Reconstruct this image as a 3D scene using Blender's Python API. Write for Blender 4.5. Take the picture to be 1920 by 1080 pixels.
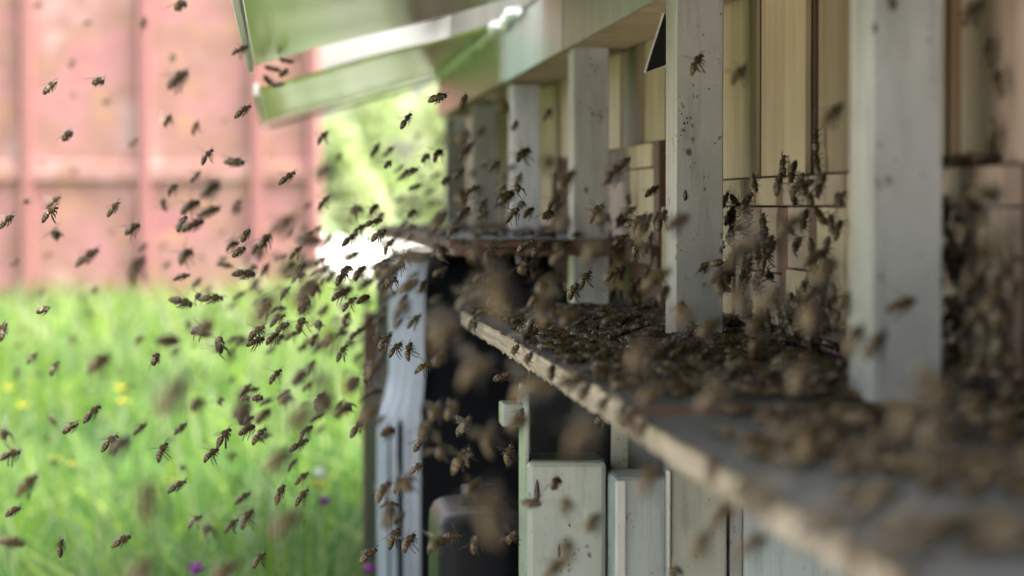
import bpy, bmesh, math, random
import numpy as np
from mathutils import Vector, Matrix, Euler

for o in list(bpy.data.objects):
    bpy.data.objects.remove(o)
C = bpy.context.scene.collection
S = bpy.context.scene
R = math.radians
random.seed(11)

# ------------------------------------------------------------------ camera
EYE = Vector((0, 0, 0.75))
FPX = 5333.33
YAW = math.atan(435 / FPX)
PIT = math.atan(153 / FPX)
cam = bpy.data.cameras.new('camera')
cam.lens = 100
cam.sensor_width = 36
cam.clip_start = 0.02
cam.clip_end = 2000
cam.dof.use_dof = True
cam.dof.focus_distance = 1.72
cam.dof.aperture_fstop = 9.5
camo = bpy.data.objects.new('camera', cam)
camo.location = EYE
camo.rotation_euler = (R(90) - PIT, 0, -YAW)
C.objects.link(camo)
S.camera = camo
CR = Euler(camo.rotation_euler).to_matrix()

# ------------------------------------------------------------------ world, sun, exposure
w = bpy.data.worlds.new('World')
S.world = w
w.use_nodes = True
nt = w.node_tree
sky = nt.nodes.new('ShaderNodeTexSky')
sky.sky_type = 'NISHITA'
sky.sun_disc = False
SUN_EL, SUN_AZ = 61, 105            # azimuth clockwise from +Y
sky.sun_elevation = R(SUN_EL)
sky.sun_rotation = R(SUN_AZ)
sky.air_density = 1.0
sky.dust_density = 6.0
sky.ozone_density = 0.6
veil = nt.nodes.new('ShaderNodeHueSaturation')      # bright thin overcast: paler and whiter than a clear sky
veil.inputs['Saturation'].default_value = 0.4
veil.inputs['Value'].default_value = 2.1
warm = nt.nodes.new('ShaderNodeMix'); warm.data_type = 'RGBA'; warm.blend_type = 'MULTIPLY'; warm.inputs[0].default_value = 1
warm.inputs[7].default_value = (1.0, 0.985, 0.93, 1)
nt.links.new(sky.outputs[0], veil.inputs['Color'])
nt.links.new(veil.outputs[0], warm.inputs[6])
nt.links.new(warm.outputs[2], nt.nodes['Background'].inputs[0])
nt.nodes['Background'].inputs[1].default_value = 0.15
sun = bpy.data.lights.new('sun', 'SUN')
sun.energy = 3.0
sun.angle = R(14)
sun.color = (1.0, 0.95, 0.86)
suno = bpy.data.objects.new('sun', sun)
C.objects.link(suno)
sd = Vector((math.sin(R(SUN_AZ)) * math.cos(R(SUN_EL)), math.cos(R(SUN_AZ)) * math.cos(R(SUN_EL)), math.sin(R(SUN_EL))))
suno.rotation_euler = (-sd).to_track_quat('-Z', 'Y').to_euler()
S.view_settings.view_transform = 'Standard'
S.view_settings.look = 'None'
S.view_settings.gamma = 1
S.view_settings.exposure = 1.7
S.render.engine = 'CYCLES'
S.cycles.transparent_max_bounces = 24
S.cycles.max_bounces = 8


# ------------------------------------------------------------------ helpers
def ray(px, py):
    return CR @ Vector(((px - 960) / FPX, -(py - 540) / FPX, -1))


def at(px, py, Y):
    """point in the place at distance Y along the row that shows at a photo position"""
    d = ray(px, py)
    return EYE + d * (Y / d.y)


def col_y(px, X):
    """distance along the row at which the upright plane X shows in photo column px"""
    d = ray(px, 387)
    return X / d.x * d.y


def tag(o, label=None, cat=None, group=None, kind=None):
    if label: o['label'] = label
    if cat: o['category'] = cat
    if group: o['group'] = group
    if kind: o['kind'] = kind
    return o


def empty(name, loc, rz=0):
    o = bpy.data.objects.new(name, None)
    o.location = loc
    o.rotation_euler = (0, 0, rz)
    o.empty_display_size = 0.05
    C.objects.link(o)
    return o


def link(name, me, parent=None, loc=None):
    o = bpy.data.objects.new(name, me)
    if loc is not None: o.location = loc
    C.objects.link(o)
    if parent is not None:
        o.parent = parent
        o.matrix_parent_inverse = Matrix.Identity(4)
    return o


class MB:
    """collects shapes (world metres) and links them as one mesh object"""
    def __init__(s): s.v, s.f, s.m = [], [], []

    def add(s, vs, fs, mi=0):
        n = len(s.v)
        s.v += [tuple(v) for v in vs]
        s.f += [tuple(i + n for i in f) for f in fs]
        s.m += [mi] * len(fs)

    def box(s, a, b, mi=0, bev=0.0, warp=0.0):
        x0, y0, z0 = a; x1, y1, z1 = b
        bm = bmesh.new()
        bmesh.ops.create_cube(bm, size=1)
        for v in bm.verts:
            v.co = Vector(((x0 + x1) / 2 + v.co.x * (x1 - x0), (y0 + y1) / 2 + v.co.y * (y1 - y0), (z0 + z1) / 2 + v.co.z * (z1 - z0)))
        if bev:
            bmesh.ops.bevel(bm, geom=bm.edges[:], offset=bev, segments=2, affect='EDGES', profile=0.5)
        s.bm(bm, mi)

    def bm(s, bm, mi=0, mat=None):
        bm.verts.index_update()
        vs = [(mat @ v.co) if mat else v.co.copy() for v in bm.verts]
        s.add(vs, [[v.index for v in f.verts] for f in bm.faces], mi)
        bm.free()

    def tube(s, pts, rads, n=6, mi=0, cap=True):
        pts = [Vector(p) for p in pts]
        vs, fs = [], []
        for i, p in enumerate(pts):
            d = (pts[min(i + 1, len(pts) - 1)] - pts[max(i - 1, 0)]).normalized()
            a = d.cross(Vector((0.3, 0.1, 1))).normalized()
            if a.length < 0.1: a = Vector((1, 0, 0))
            b = d.cross(a)
            for k in range(n):
                t = 2 * math.pi * k / n
                vs.append(p + (a * math.cos(t) + b * math.sin(t)) * rads[i])
        for i in range(len(pts) - 1):
            for k in range(n):
                fs.append((i * n + k, i * n + (k + 1) % n, (i + 1) * n + (k + 1) % n, (i + 1) * n + k))
        if cap:
            fs.append(tuple(range(n))[::-1]); fs.append(tuple(range((len(pts) - 1) * n, len(pts) * n)))
        s.add(vs, fs, mi)

    def prism(s, poly, y0, y1, mi=0):
        """polygon of (x, z) extruded from y0 to y1"""
        n = len(poly)
        vs = [(x, y0, z) for x, z in poly] + [(x, y1, z) for x, z in poly]
        fs = [tuple(range(n)), tuple(range(2 * n - 1, n - 1, -1))]
        fs += [(i, i + n, (i + 1) % n + n, (i + 1) % n) for i in range(n)]
        s.add(vs, fs, mi)

    def build(s, name, mats, parent=None, smooth=False, origin=None):
        me = bpy.data.meshes.new(name)
        off = Vector(origin) if origin is not None else Vector((0, 0, 0))
        if parent is not None and origin is None:
            off = parent.matrix_basis.translation
        me.from_pydata([tuple(Vector(v) - off) for v in s.v], [], s.f)
        for m in (mats if isinstance(mats, list) else [mats]): me.materials.append(m)
        me.polygons.foreach_set('material_index', s.m)
        if smooth: me.polygons.foreach_set('use_smooth', [True] * len(s.f))
        me.update()
        bm = bmesh.new(); bm.from_mesh(me)
        bmesh.ops.recalc_face_normals(bm, faces=bm.faces)
        bm.to_mesh(me); bm.free()
        return link(name, me, parent, origin)


# ------------------------------------------------------------------ materials
def mat(name, base, rough=0.6, metal=0.0, spec=0.5):
    m = bpy.data.materials.new(name)
    m.use_nodes = True
    b = m.node_tree.nodes['Principled BSDF']
    b.inputs['Base Color'].default_value = (*base, 1)
    b.inputs['Roughness'].default_value = rough
    b.inputs['Metallic'].default_value = metal
    b.inputs['Specular IOR Level'].default_value = spec
    return m


def N(m, t, **kw):
    n = m.node_tree.nodes.new(t)
    for k, v in kw.items():
        if k in n.inputs: n.inputs[k].default_value = v
        else: setattr(n, k, v)
    return n


def L(m, a, b): m.node_tree.links.new(a, b)


def coords(m, scale=(1, 1, 1), which='Object'):
    tc = N(m, 'ShaderNodeTexCoord')
    mp = N(m, 'ShaderNodeMapping')
    mp.inputs['Scale'].default_value = scale
    L(m, tc.outputs[which], mp.inputs[0])
    return mp.outputs[0]


def ramp(m, fac, stops):
    r = N(m, 'ShaderNodeValToRGB')
    e = r.color_ramp.elements
    while len(e) > 1: e.remove(e[-1])
    e[0].position = stops[0][0]; e[0].color = (*stops[0][1], 1)
    for p, c in stops[1:]:
        x = e.new(p); x.color = (*c, 1)
    L(m, fac, r.inputs[0])
    return r.outputs[0]


def mixc(m, fac, a, b, blend='MIX'):
    n = N(m, 'ShaderNodeMix', data_type='RGBA', blend_type=blend)
    if isinstance(fac, float): n.inputs[0].default_value = fac
    else: L(m, fac, n.inputs[0])
    for s, v in ((6, a), (7, b)):
        if isinstance(v, tuple): n.inputs[s].default_value = (*v, 1)
        else: L(m, v, n.inputs[s])
    return n.outputs[2]


def bump(m, h, strength=0.3, dist=0.001):
    b = N(m, 'ShaderNodeBump', Strength=strength, Distance=dist)
    L(m, h, b.inputs['Height'])
    L(m, b.outputs[0], m.node_tree.nodes['Principled BSDF'].inputs['Normal'])


def base_in(m): return m.node_tree.nodes['Principled BSDF'].inputs['Base Color']


def painted(name, base, base2, speck=0.55, rough=0.42, scale=9, speck_scale=95, metal=0.0, dirt=(0.03, 0.02, 0.015), seed=0):
    m = mat(name, base, rough, metal)
    co = coords(m, (1, 1, 0.6))
    n1 = N(m, 'ShaderNodeTexNoise', Scale=scale, Detail=5.0, Roughness=0.6)
    L(m, co, n1.inputs['Vector'])
    c = ramp(m, n1.outputs[0], [(0.35, base), (0.65, base2)])
    co3 = coords(m, (3, 3, 0.35))
    n3 = N(m, 'ShaderNodeTexNoise', Scale=28.0, Detail=4.0, Roughness=0.7)
    L(m, co3, n3.inputs['Vector'])
    st = ramp(m, n3.outputs[0], [(0.48, (0, 0, 0)), (0.72, (0.75, 0.75, 0.75))])
    c = mixc(m, st, c, tuple(x * 0.4 for x in base2))
    co2 = coords(m, (1, 1, 0.75))
    v = N(m, 'ShaderNodeTexVoronoi', Scale=float(speck_scale), Randomness=1.0)
    L(m, co2, v.inputs['Vector'])
    n2 = N(m, 'ShaderNodeTexNoise', Scale=60.0, Detail=2.0)
    L(m, co2, n2.inputs['Vector'])
    th = N(m, 'ShaderNodeMath', operation='MULTIPLY'); L(m, v.outputs['Distance'], th.inputs[0])
    inv = N(m, 'ShaderNodeMapRange'); L(m, n2.outputs[0], inv.inputs[0])
    inv.inputs[1].default_value = 0.36; inv.inputs[2].default_value = 0.64
    inv.inputs[3].default_value = 6.0; inv.inputs[4].default_value = 1.2
    L(m, inv.outputs[0], th.inputs[1])
    sp = ramp(m, th.outputs[0], [(0.16, (speck,) * 3), (0.3, (0, 0, 0))])
    c = mixc(m, sp, c, dirt)
    v2 = N(m, 'ShaderNodeTexVoronoi', Scale=float(speck_scale) * 2.7, Randomness=1.0)
    L(m, co2, v2.inputs['Vector'])
    th2 = N(m, 'ShaderNodeMath', operation='MULTIPLY'); L(m, v2.outputs['Distance'], th2.inputs[0]); L(m, inv.outputs[0], th2.inputs[1])
    sp2 = ramp(m, th2.outputs[0], [(0.2, (speck * .8,) * 3), (0.42, (0, 0, 0))])
    c = mixc(m, sp2, c, tuple(x * 2.5 for x in dirt))
    L(m, c, base_in(m))
    bump(m, n1.outputs[0], 0.15, 0.002)
    return m


def wood(name, a, b, c2, rough=0.7, along='Z', scale=1.0):
    m = mat(name, a, rough)
    sc = {'Z': (40, 40, 2.2), 'Y': (40, 2.2, 40), 'X': (2.2, 40, 40), 'P': (40, 3, 260)}[along]
    co = coords(m, tuple(x * scale for x in sc))
    n = N(m, 'ShaderNodeTexNoise', Scale=1.6, Detail=6.0, Roughness=0.55, Distortion=0.6)
    L(m, co, n.inputs['Vector'])
    col = ramp(m, n.outputs[0], [(0.3, a), (0.52, b), (0.72, c2)])
    co2 = coords(m, (1, 1, 1))
    n2 = N(m, 'ShaderNodeTexNoise', Scale=11.0, Detail=4.0)
    L(m, co2, n2.inputs['Vector'])
    st = ramp(m, n2.outputs[0], [(0.45, (0, 0, 0)), (0.75, (0.45, 0.45, 0.45))])
    col = mixc(m, st, col, tuple(x * 0.5 for x in c2))
    L(m, col, base_in(m))
    bump(m, n.outputs[0], 0.25, 0.0015)
    return m


M = {}
M['post'] = painted('post_paint', (0.52, 0.515, 0.50), (0.36, 0.36, 0.34), speck=1.0, scale=16)
M['beam'] = painted('beam_paint', (0.40, 0.42, 0.38), (0.28, 0.31, 0.26), speck=0.5, scale=14)
M['mint'] = painted('mint_paint', (0.34, 0.37, 0.325), (0.26, 0.29, 0.26), speck=0.9, rough=0.35)
M['greyblue'] = painted('greyblue_paint', (0.31, 0.36, 0.355), (0.24, 0.28, 0.28), speck=0.9, rough=0.35)
M['beige'] = painted('beige_paint', (0.33, 0.33, 0.275), (0.26, 0.27, 0.22), speck=0.7, rough=0.5)
M['paleblue'] = painted('paleblue_paint', (0.38, 0.44, 0.46), (0.31, 0.37, 0.39), speck=0.3, rough=0.4)
M['rusty'] = painted('rust_strip', (0.33, 0.34, 0.34), (0.22, 0.21, 0.21), speck=1.0, speck_scale=330, rough=0.6)
M['pine'] = wood('pine', (0.60, 0.47, 0.32), (0.52, 0.395, 0.25), (0.36, 0.26, 0.16))
M['pine_pink'] = wood('pine_pink', (0.50, 0.36, 0.285), (0.42, 0.30, 0.225), (0.30, 0.205, 0.15))  # pink in the wood stands in for light reflected off the container
M['pine_brown'] = wood('pine_brown', (0.36, 0.26, 0.16), (0.26, 0.18, 0.11), (0.17, 0.11, 0.07))
M['redbrown'] = wood('redbrown', (0.20, 0.09, 0.045), (0.14, 0.06, 0.03), (0.08, 0.035, 0.02))
M['ply'] = wood('ply_edge', (0.50, 0.41, 0.31), (0.38, 0.30, 0.21), (0.20, 0.15, 0.10), along='P', scale=1.2)
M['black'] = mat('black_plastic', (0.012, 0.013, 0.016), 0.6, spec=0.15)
M['tank'] = mat('tank_plastic', (0.006, 0.007, 0.009), 0.6, spec=0.06)
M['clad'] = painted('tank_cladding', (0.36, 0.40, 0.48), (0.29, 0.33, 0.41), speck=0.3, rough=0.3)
M['shine'] = mat('canister_plastic', (0.008, 0.009, 0.012), 0.4, spec=0.1)
M['dark'] = mat('dark_metal', (0.02, 0.02, 0.02), 0.35, 0.6)
M['drop'] = mat('propolis', (0.025, 0.010, 0.008), 0.25)
M['foil'] = mat('crumpled_foil', (0.85, 0.86, 0.88), 0.35, 0.3)
M['tar'] = mat('board_felt', (0.085, 0.088, 0.09), 0.75)
_n = N(M['tar'], 'ShaderNodeTexNoise', Scale=45.0, Detail=6.0)
L(M['tar'], coords(M['tar']), _n.inputs['Vector'])
L(M['tar'], ramp(M['tar'], _n.outputs[0], [(0.35, (0.050, 0.051, 0.049)), (0.7, (0.09, 0.088, 0.080))]), base_in(M['tar']))
_wv = N(M['tar'], 'ShaderNodeTexWave', Scale=160.0, Distortion=0.6)
_wv.bands_direction = 'DIAGONAL'
L(M['tar'], coords(M['tar']), _wv.inputs['Vector'])
bump(M['tar'], _wv.outputs[0], 0.5, 0.0006)
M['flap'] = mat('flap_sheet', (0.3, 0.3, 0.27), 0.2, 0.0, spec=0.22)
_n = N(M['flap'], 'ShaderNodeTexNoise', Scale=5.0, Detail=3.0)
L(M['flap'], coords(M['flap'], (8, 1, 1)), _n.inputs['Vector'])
L(M['flap'], ramp(M['flap'], _n.outputs[0], [(0.3, (0.13, 0.19, 0.02)), (0.7, (0.22, 0.29, 0.03))]), base_in(M['flap']))  # olive base colour stands in for the meadow's reflection
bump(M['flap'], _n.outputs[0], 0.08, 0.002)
M['edge'] = mat('flap_edge', (0.6, 0.6, 0.58), 0.4, 0.4)

# container paint
m = M['container'] = mat('container_paint', (0.42, 0.12, 0.09), 0.6)
co = coords(m)
n1 = N(m, 'ShaderNodeTexNoise', Scale=2.4, Detail=6.0, Roughness=0.7); L(m, co, n1.inputs['Vector'])
c = ramp(m, n1.outputs[0], [(0.33, (0.46, 0.18, 0.20)), (0.44, (0.50, 0.235, 0.235)), (0.52, (0.37, 0.19, 0.15)), (0.58, (0.48, 0.25, 0.235)), (0.66, (0.54, 0.36, 0.34)), (0.74, (0.38, 0.27, 0.31))])
n2 = N(m, 'ShaderNodeTexNoise', Scale=6.0, Detail=5.0); L(m, co, n2.inputs['Vector'])
c = mixc(m, ramp(m, n2.outputs[0], [(0.55, (0, 0, 0)), (0.72, (0.7, 0.7, 0.7))]), c, (0.36, 0.20, 0.10))
L(m, c, base_in(m))
M['crib'] = mat('container_rib', (0.40, 0.17, 0.165), 0.6)

# grass, leaves


def leafy(name, stops, transl=0.45, rough=0.5):
    m = mat(name, stops[0][1], rough, spec=0.3)
    at_ = N(m, 'ShaderNodeAttribute', attribute_name='tone')
    c = ramp(m, at_.outputs['Fac'], stops)
    L(m, c, base_in(m))
    t = N(m, 'ShaderNodeBsdfTranslucent'); L(m, c, t.inputs[0])
    mx = N(m, 'ShaderNodeMixShader'); mx.inputs[0].default_value = transl
    L(m, m.node_tree.nodes['Principled BSDF'].outputs[0], mx.inputs[1]); L(m, t.outputs[0], mx.inputs[2])
    L(m, mx.outputs[0], m.node_tree.nodes['Material Output'].inputs[0])
    return m


M['grass'] = leafy('grass_blades', [(0.0, (0.03, 0.10, 0.025)), (0.3, (0.075, 0.20, 0.03)), (0.6, (0.18, 0.33, 0.035)), (0.86, (0.33, 0.45, 0.055)), (0.93, (0.40, 0.46, 0.26)), (1.0, (0.58, 0.55, 0.44))])
M['leaf'] = leafy('tree_leaves', [(0.0, (0.22, 0.34, 0.12)), (0.5, (0.40, 0.54, 0.18)), (1.0, (0.68, 0.74, 0.46))], 0.5)
M['soil'] = mat('meadow_floor', (0.08, 0.14, 0.03), 0.9)
_n = N(M['soil'], 'ShaderNodeTexNoise', Scale=2.5, Detail=8.0)
L(M['soil'], coords(M['soil']), _n.inputs['Vector'])
L(M['soil'], ramp(M['soil'], _n.outputs[0], [(0.35, (0.06, 0.13, 0.025)), (0.6, (0.11, 0.2, 0.04)), (0.75, (0.14, 0.15, 0.06))]), base_in(M['soil']))
M['gravel'] = mat('white_gravel', (0.6, 0.6, 0.56), 0.9)
_n = N(M['gravel'], 'ShaderNodeTexNoise', Scale=3.0, Detail=8.0)
L(M['gravel'], coords(M['gravel']), _n.inputs['Vector'])
L(M['gravel'], ramp(M['gravel'], _n.outputs[0], [(0.4, (0.6, 0.6, 0.55)), (0.65, (0.8, 0.79, 0.75))]), base_in(M['gravel']))
M['bark'] = mat('bark', (0.10, 0.075, 0.05), 0.9)
M['stem'] = mat('flower_stem', (0.10, 0.2, 0.04), 0.6)
M['yellow'] = mat('yellow_petals', (0.85, 0.70, 0.02), 0.5)
M['purple'] = mat('purple_petals', (0.42, 0.10, 0.48), 0.5)
M['white'] = mat('white_seed', (0.75, 0.78, 0.72), 0.7)
M['rubber'] = mat('rubber', (0.02, 0.02, 0.02), 0.8)

# bees


def fuzzy(name, a, b, rough, sc, spec=0.4):
    m = mat(name, a, rough, spec=spec)
    n = N(m, 'ShaderNodeTexNoise', Scale=sc, Detail=3.0); L(m, coords(m), n.inputs['Vector'])
    L(m, ramp(m, n.outputs[0], [(0.35, a), (0.65, b)]), base_in(m))
    bump(m, n.outputs[0], 0.5, 0.0003)
    return m


M['bdark'] = fuzzy('bee_dark', (0.009, 0.006, 0.004), (0.020, 0.013, 0.008), 0.35, 900)
M['bamber'] = fuzzy('bee_amber', (0.082, 0.048, 0.013), (0.135, 0.082, 0.022), 0.5, 900)
M['bfuzz'] = fuzzy('bee_fuzz', (0.030, 0.020, 0.009), (0.068, 0.046, 0.019), 0.9, 1400, 0.1)
m = M['wing'] = bpy.data.materials.new('bee_wing'); m.use_nodes = True
p = m.node_tree.nodes['Principled BSDF']
p.inputs['Base Color'].default_value = (0.4, 0.35, 0.25, 1); p.inputs['Roughness'].default_value = 0.25
tr = N(m, 'ShaderNodeBsdfTransparent'); mx = N(m, 'ShaderNodeMixShader'); mx.inputs[0].default_value = 0.09
L(m, tr.outputs[0], mx.inputs[1]); L(m, p.outputs[0], mx.inputs[2]); L(m, mx.outputs[0], m.node_tree.nodes['Material Output'].inputs[0])

# the paints and plants above are listed relative to fresh white; bring them to measured reflectances
for m in bpy.data.materials:
    if not m.node_tree: continue
    if m.name in ('crumpled_foil', 'white_gravel', 'white_seed', 'flap_edge', 'bee_dark', 'bee_amber', 'bee_fuzz', 'bee_wing'): continue
    k = 0.66
    for n in m.node_tree.nodes:
        if n.type == 'VALTORGB':
            e = n.color_ramp.elements
            if sum(e[0].color[:3]) < 1e-4 or e[-1].color[0] == 0: continue
            for q in e: q.color = (q.color[0] * k, q.color[1] * k, q.color[2] * k, 1)
        elif n.type == 'BSDF_PRINCIPLED' and not n.inputs['Base Color'].is_linked:
            c = n.inputs['Base Color'].default_value
            n.inputs['Base Color'].default_value = (c[0] * k, c[1] * k, c[2] * k, 1)

# ================================================================== the setting
def sheet(name, x0, x1, y0, y1, z, m, nx=2, ny=2, zf=None):
    vs, fs = [], []
    for j in range(ny + 1):
        for i in range(nx + 1):
            x = x0 + (x1 - x0) * i / nx; y = y0 + (y1 - y0) * j / ny
            vs.append((x, y, zf(x, y) if zf else z))
    for j in range(ny):
        for i in range(nx):
            a = j * (nx + 1) + i
            fs.append((a, a + 1, a + nx + 2, a + nx + 1))
    mb = MB(); mb.add(vs, fs)
    return tag(mb.build(name, m, smooth=True), kind='structure')


def terrain(x, y):
    t = min(max((y - 17.5) / 12.0, 0), 1)
    far = min(max((y - 30) / 300.0, 0), 1)
    return 0.42 * t * t * (3 - 2 * t) + far * 0.0


gr = sheet('ground', -400, 400, -60, 900, 0, M['soil'], 40, 480, terrain)
sheet('path', 0.27, 30, 18.6, 29.5, 0, M['gravel'], 20, 20, lambda x, y: terrain(x, y) + 0.006)


M['trackm'] = M['gravel'].copy()
for _e, _c in zip(M['trackm'].node_tree.nodes['Color Ramp'].color_ramp.elements, ((.27, .265, .24, 1), (.40, .38, .35, 1))): _e.color = _c
sheet('track', -6.5, 3.2, -14, 2.1, 0, M['trackm'], 20, 20, lambda x, y: 0.005)  # unseen pale ground, added to bounce neutral light onto the wagon


def blades(name, specs, m, tone_shift=0.0):
    """specs: arrays of x, y, base z, height, width, bend, heading, tone"""
    x, y, z, h, wd, bd, hd, tn = specs
    n = len(x)
    ch, sh = np.cos(hd), np.sin(hd)
    ts = np.array([0, 0.4, 0.75, 1.0]); ws = np.array([1.0, 0.85, 0.5, 0.06])
    V = np.zeros((n, 8, 3), np.float32)
    for k in range(4):
        off = bd * h * ts[k] ** 2
        cz = h * ts[k] * (1 - 0.25 * bd * ts[k])
        cx = x + off * ch; cy = y + off * sh
        for s, j in ((-1, 0), (1, 1)):
            V[:, k * 2 + j, 0] = cx - sh * s * wd * ws[k] / 2
            V[:, k * 2 + j, 1] = cy + ch * s * wd * ws[k] / 2
            V[:, k * 2 + j, 2] = z + cz
    F = np.array([[0, 1, 3, 2], [2, 3, 5, 4], [4, 5, 7, 6]])
    FF = (F[None] + (np.arange(n) * 8)[:, None, None]).reshape(-1)
    me = bpy.data.meshes.new(name)
    me.vertices.add(n * 8); me.vertices.foreach_set('co', V.reshape(-1))
    me.loops.add(len(FF)); me.loops.foreach_set('vertex_index', FF.astype(np.int32))
    me.polygons.add(n * 3)
    me.polygons.foreach_set('loop_start', (np.arange(n * 3) * 4).astype(np.int32))
    me.polygons.foreach_set('loop_total', np.full(n * 3, 4, np.int32))
    me.polygons.foreach_set('use_smooth', np.ones(n * 3, bool))
    a = me.attributes.new('tone', 'FLOAT', 'POINT')
    a.data.foreach_set('value', np.repeat(tn, 8).astype(np.float32))
    me.materials.append(m)
    me.update(calc_edges=True)
    return link(name, me)


rng = np.random.default_rng(5)


def field(n, x0, x1, y0, y1, h0, h1, w0, w1, seed_share=0.06):
    x = rng.uniform(x0, x1, n); y = rng.uniform(y0, y1, n)
    # patches: clumps of taller and lighter growth
    pat = 0.5 + 0.25 * np.sin(x * 5.1 + 1.3 * np.sin(y * 2.3)) + 0.25 * np.sin(y * 3.7 + 2.0 * np.sin(x * 1.9 + 1))
    h = rng.uniform(h0, h1, n) * (0.75 + 0.35 * pat)
    wd = rng.uniform(w0, w1, n); bd = rng.uniform(0.05, 0.75, n) ** 1.3; hd = rng.uniform(0, 2 * np.pi, n)
    pat2 = 0.5 + 0.5 * np.sin(x * 2.2 + 3 * np.sin(y * .9)) * np.sin(y * 1.5 + 2 * np.sin(x * 1.3))
    tn = np.clip(0.08 + 0.38 * pat + .25 * pat2 + rng.normal(0, 0.2, n), 0, 0.87)
    s = rng.random(n) < seed_share
    h[s] *= 1.25; wd[s] *= 0.55; tn[s] = rng.uniform(0.9, 1.0, s.sum())
    return [x, y, np.zeros(n), h, wd, bd, hd, tn]


A1 = field(19000, -2.6, 0.95, 1.9, 5.0, 0.22, 0.40, 0.003, 0.007)
A2 = field(42000, -4.5, 2.8, 5.0, 10.0, 0.24, 0.42, 0.005, 0.010)
A3 = field(42000, -8.0, 6.0, 10.0, 18.2, 0.25, 0.42, 0.009, 0.018)
A4 = field(6000, -9.0, -6.6, -3.0, 4.0, 0.2, 0.36, 0.006, 0.010)
A6 = field(46000, -4.0, 1.6, 2.2, 10.0, 0.14, 0.42, 0.010, 0.026, 0.0)
A6[5] = rng.uniform(.5, 1.3, 46000); A6[7] = np.clip(A6[7] * .8 + rng.choice([-.25, .0, .2, .34], 46000), 0, .92)
A7 = field(9000, -7.0, 5.0, 9.5, 17.0, 0.34, 0.54, 0.012, 0.028, 0.0)
A7[3] *= .8 + .45 * (.5 + .5 * np.sin(A7[0] * 4.3 + 2 * np.sin(A7[1]))) * (.5 + .5 * np.sin(A7[0] * 1.7 + 1))
A7[5] = rng.uniform(.3, 1.0, 9000); A7[7] = rng.choice([.45, .65, .8, .9, .97], 9000)
# tall thin seed stalks, some pale
A5 = field(900, -2.6, 0.8, 2.3, 7.5, 0.40, 0.54, 0.002, 0.004, 0.0)
A5[5] = rng.uniform(.2, .8, 900); A5[7] = rng.choice([.05, .3, .95, 1.0], 900)
allb = [np.concatenate(t) for t in zip(A1, A2, A3, A4, A5, A6, A7)]
keep = ~((allb[0] > 0.1) & (allb[1] < 4.3)) & ((allb[1] > 2.0 + 0.08 * np.sin(allb[0] * 9)) | (allb[0] < -6.4))
g = blades('meadow_grass', [a[keep] for a in allb], M['grass'])
tag(g, 'tall bright green meadow grass left of the hive wagon', 'grass', kind='stuff')


def flower(px, py, headz, mk, rad, label, cat_grp):
    Y = (EYE.z - headz) * FPX / (py - 387)
    p = at(px, py, Y)
    kind = {'yellow': 'yellow_flower', 'purple': 'purple_flower', 'white': 'seed_clock'}[mk]
    e = empty(kind, (p.x - 0.02, p.y, 0))
    mb = MB()
    base = Vector((p.x - 0.02, p.y, 0))
    mb.tube([base, base.lerp(p, 0.5) + Vector((-0.008, 0, 0)), p], [0.0016, 0.0013, 0.001], 5)
    mb.build('stem', M['stem'], e, True)
    mb = MB()
    if mk == 'yellow':
        for k in range(6):
            a = k * math.pi / 3
            d = Vector((math.cos(a), math.sin(a), 0)); q = Vector((-d.y, d.x, 0))
            mb.add([p, p + d * rad * 0.5 + q * rad * 0.35 + Vector((0, 0, rad * .25)), p + d * rad + Vector((0, 0, rad * .6)), p + d * rad * 0.5 - q * rad * 0.35 + Vector((0, 0, rad * .25))], [(0, 1, 2, 3)])
    else:
        for k in range(44):
            a = random.uniform(0, 2 * math.pi); el = random.uniform(-0.2, 1.4)
            d = Vector((math.cos(a) * math.cos(el), math.sin(a) * math.cos(el), math.sin(el)))
            q = d.cross(Vector((0.2, 0.3, 1))).normalized() * rad * 0.16
            mb.add([p + q * .4, p - q * .4, p + d * rad - q, p + d * rad + q], [(0, 1, 2, 3)])
    mb.build('petals' if mk != 'white' else 'seed_head', M[mk], e)
    tag(e, label, 'flower', cat_grp)


for a in [(597, 915, 0.43, 'yellow', 0.014, 'yellow buttercup in the meadow nearest the black tank'),
          (318, 907, 0.43, 'yellow', 0.010, 'small yellow buttercup low in the middle of the meadow'),
          (228, 733, 0.42, 'yellow', 0.017, 'upper of two blurred yellow flowers close together in the meadow'),
          (232, 757, 0.41, 'yellow', 0.015, 'lower of two blurred yellow flowers close together in the meadow'),
          (105, 865, 0.42, 'yellow', 0.010, 'left of two yellow flowers side by side low at the left'),
          (134, 872, 0.42, 'yellow', 0.008, 'right of two yellow flowers side by side low at the left'),
          (44, 765, 0.42, 'yellow', 0.013, 'soft yellow flower near the left end of the meadow'),
          (18, 732, 0.42, 'yellow', 0.013, 'faint yellow flower at the far left of the meadow'),
          (577, 612, 0.42, 'yellow', 0.019, 'faint far yellow flower, topmost in the meadow')]:
    flower(*a, 'yellow flowers in the meadow')
for a in [(366, 1074, 0.43, 'purple', 0.010, 'largest purple knapweed head at the bottom of the meadow'),
          (692, 1074, 0.43, 'purple', 0.008, 'purple knapweed head beside the foot of the black tank'),
          (608, 946, 0.43, 'purple', 0.009, 'small purple knapweed head below the nearest yellow buttercup')]:
    flower(*a, 'purple flowers in the meadow')
flower(600, 893, 0.435, 'white', 0.011, 'round white seed head just above the nearest yellow buttercup', None)

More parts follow.
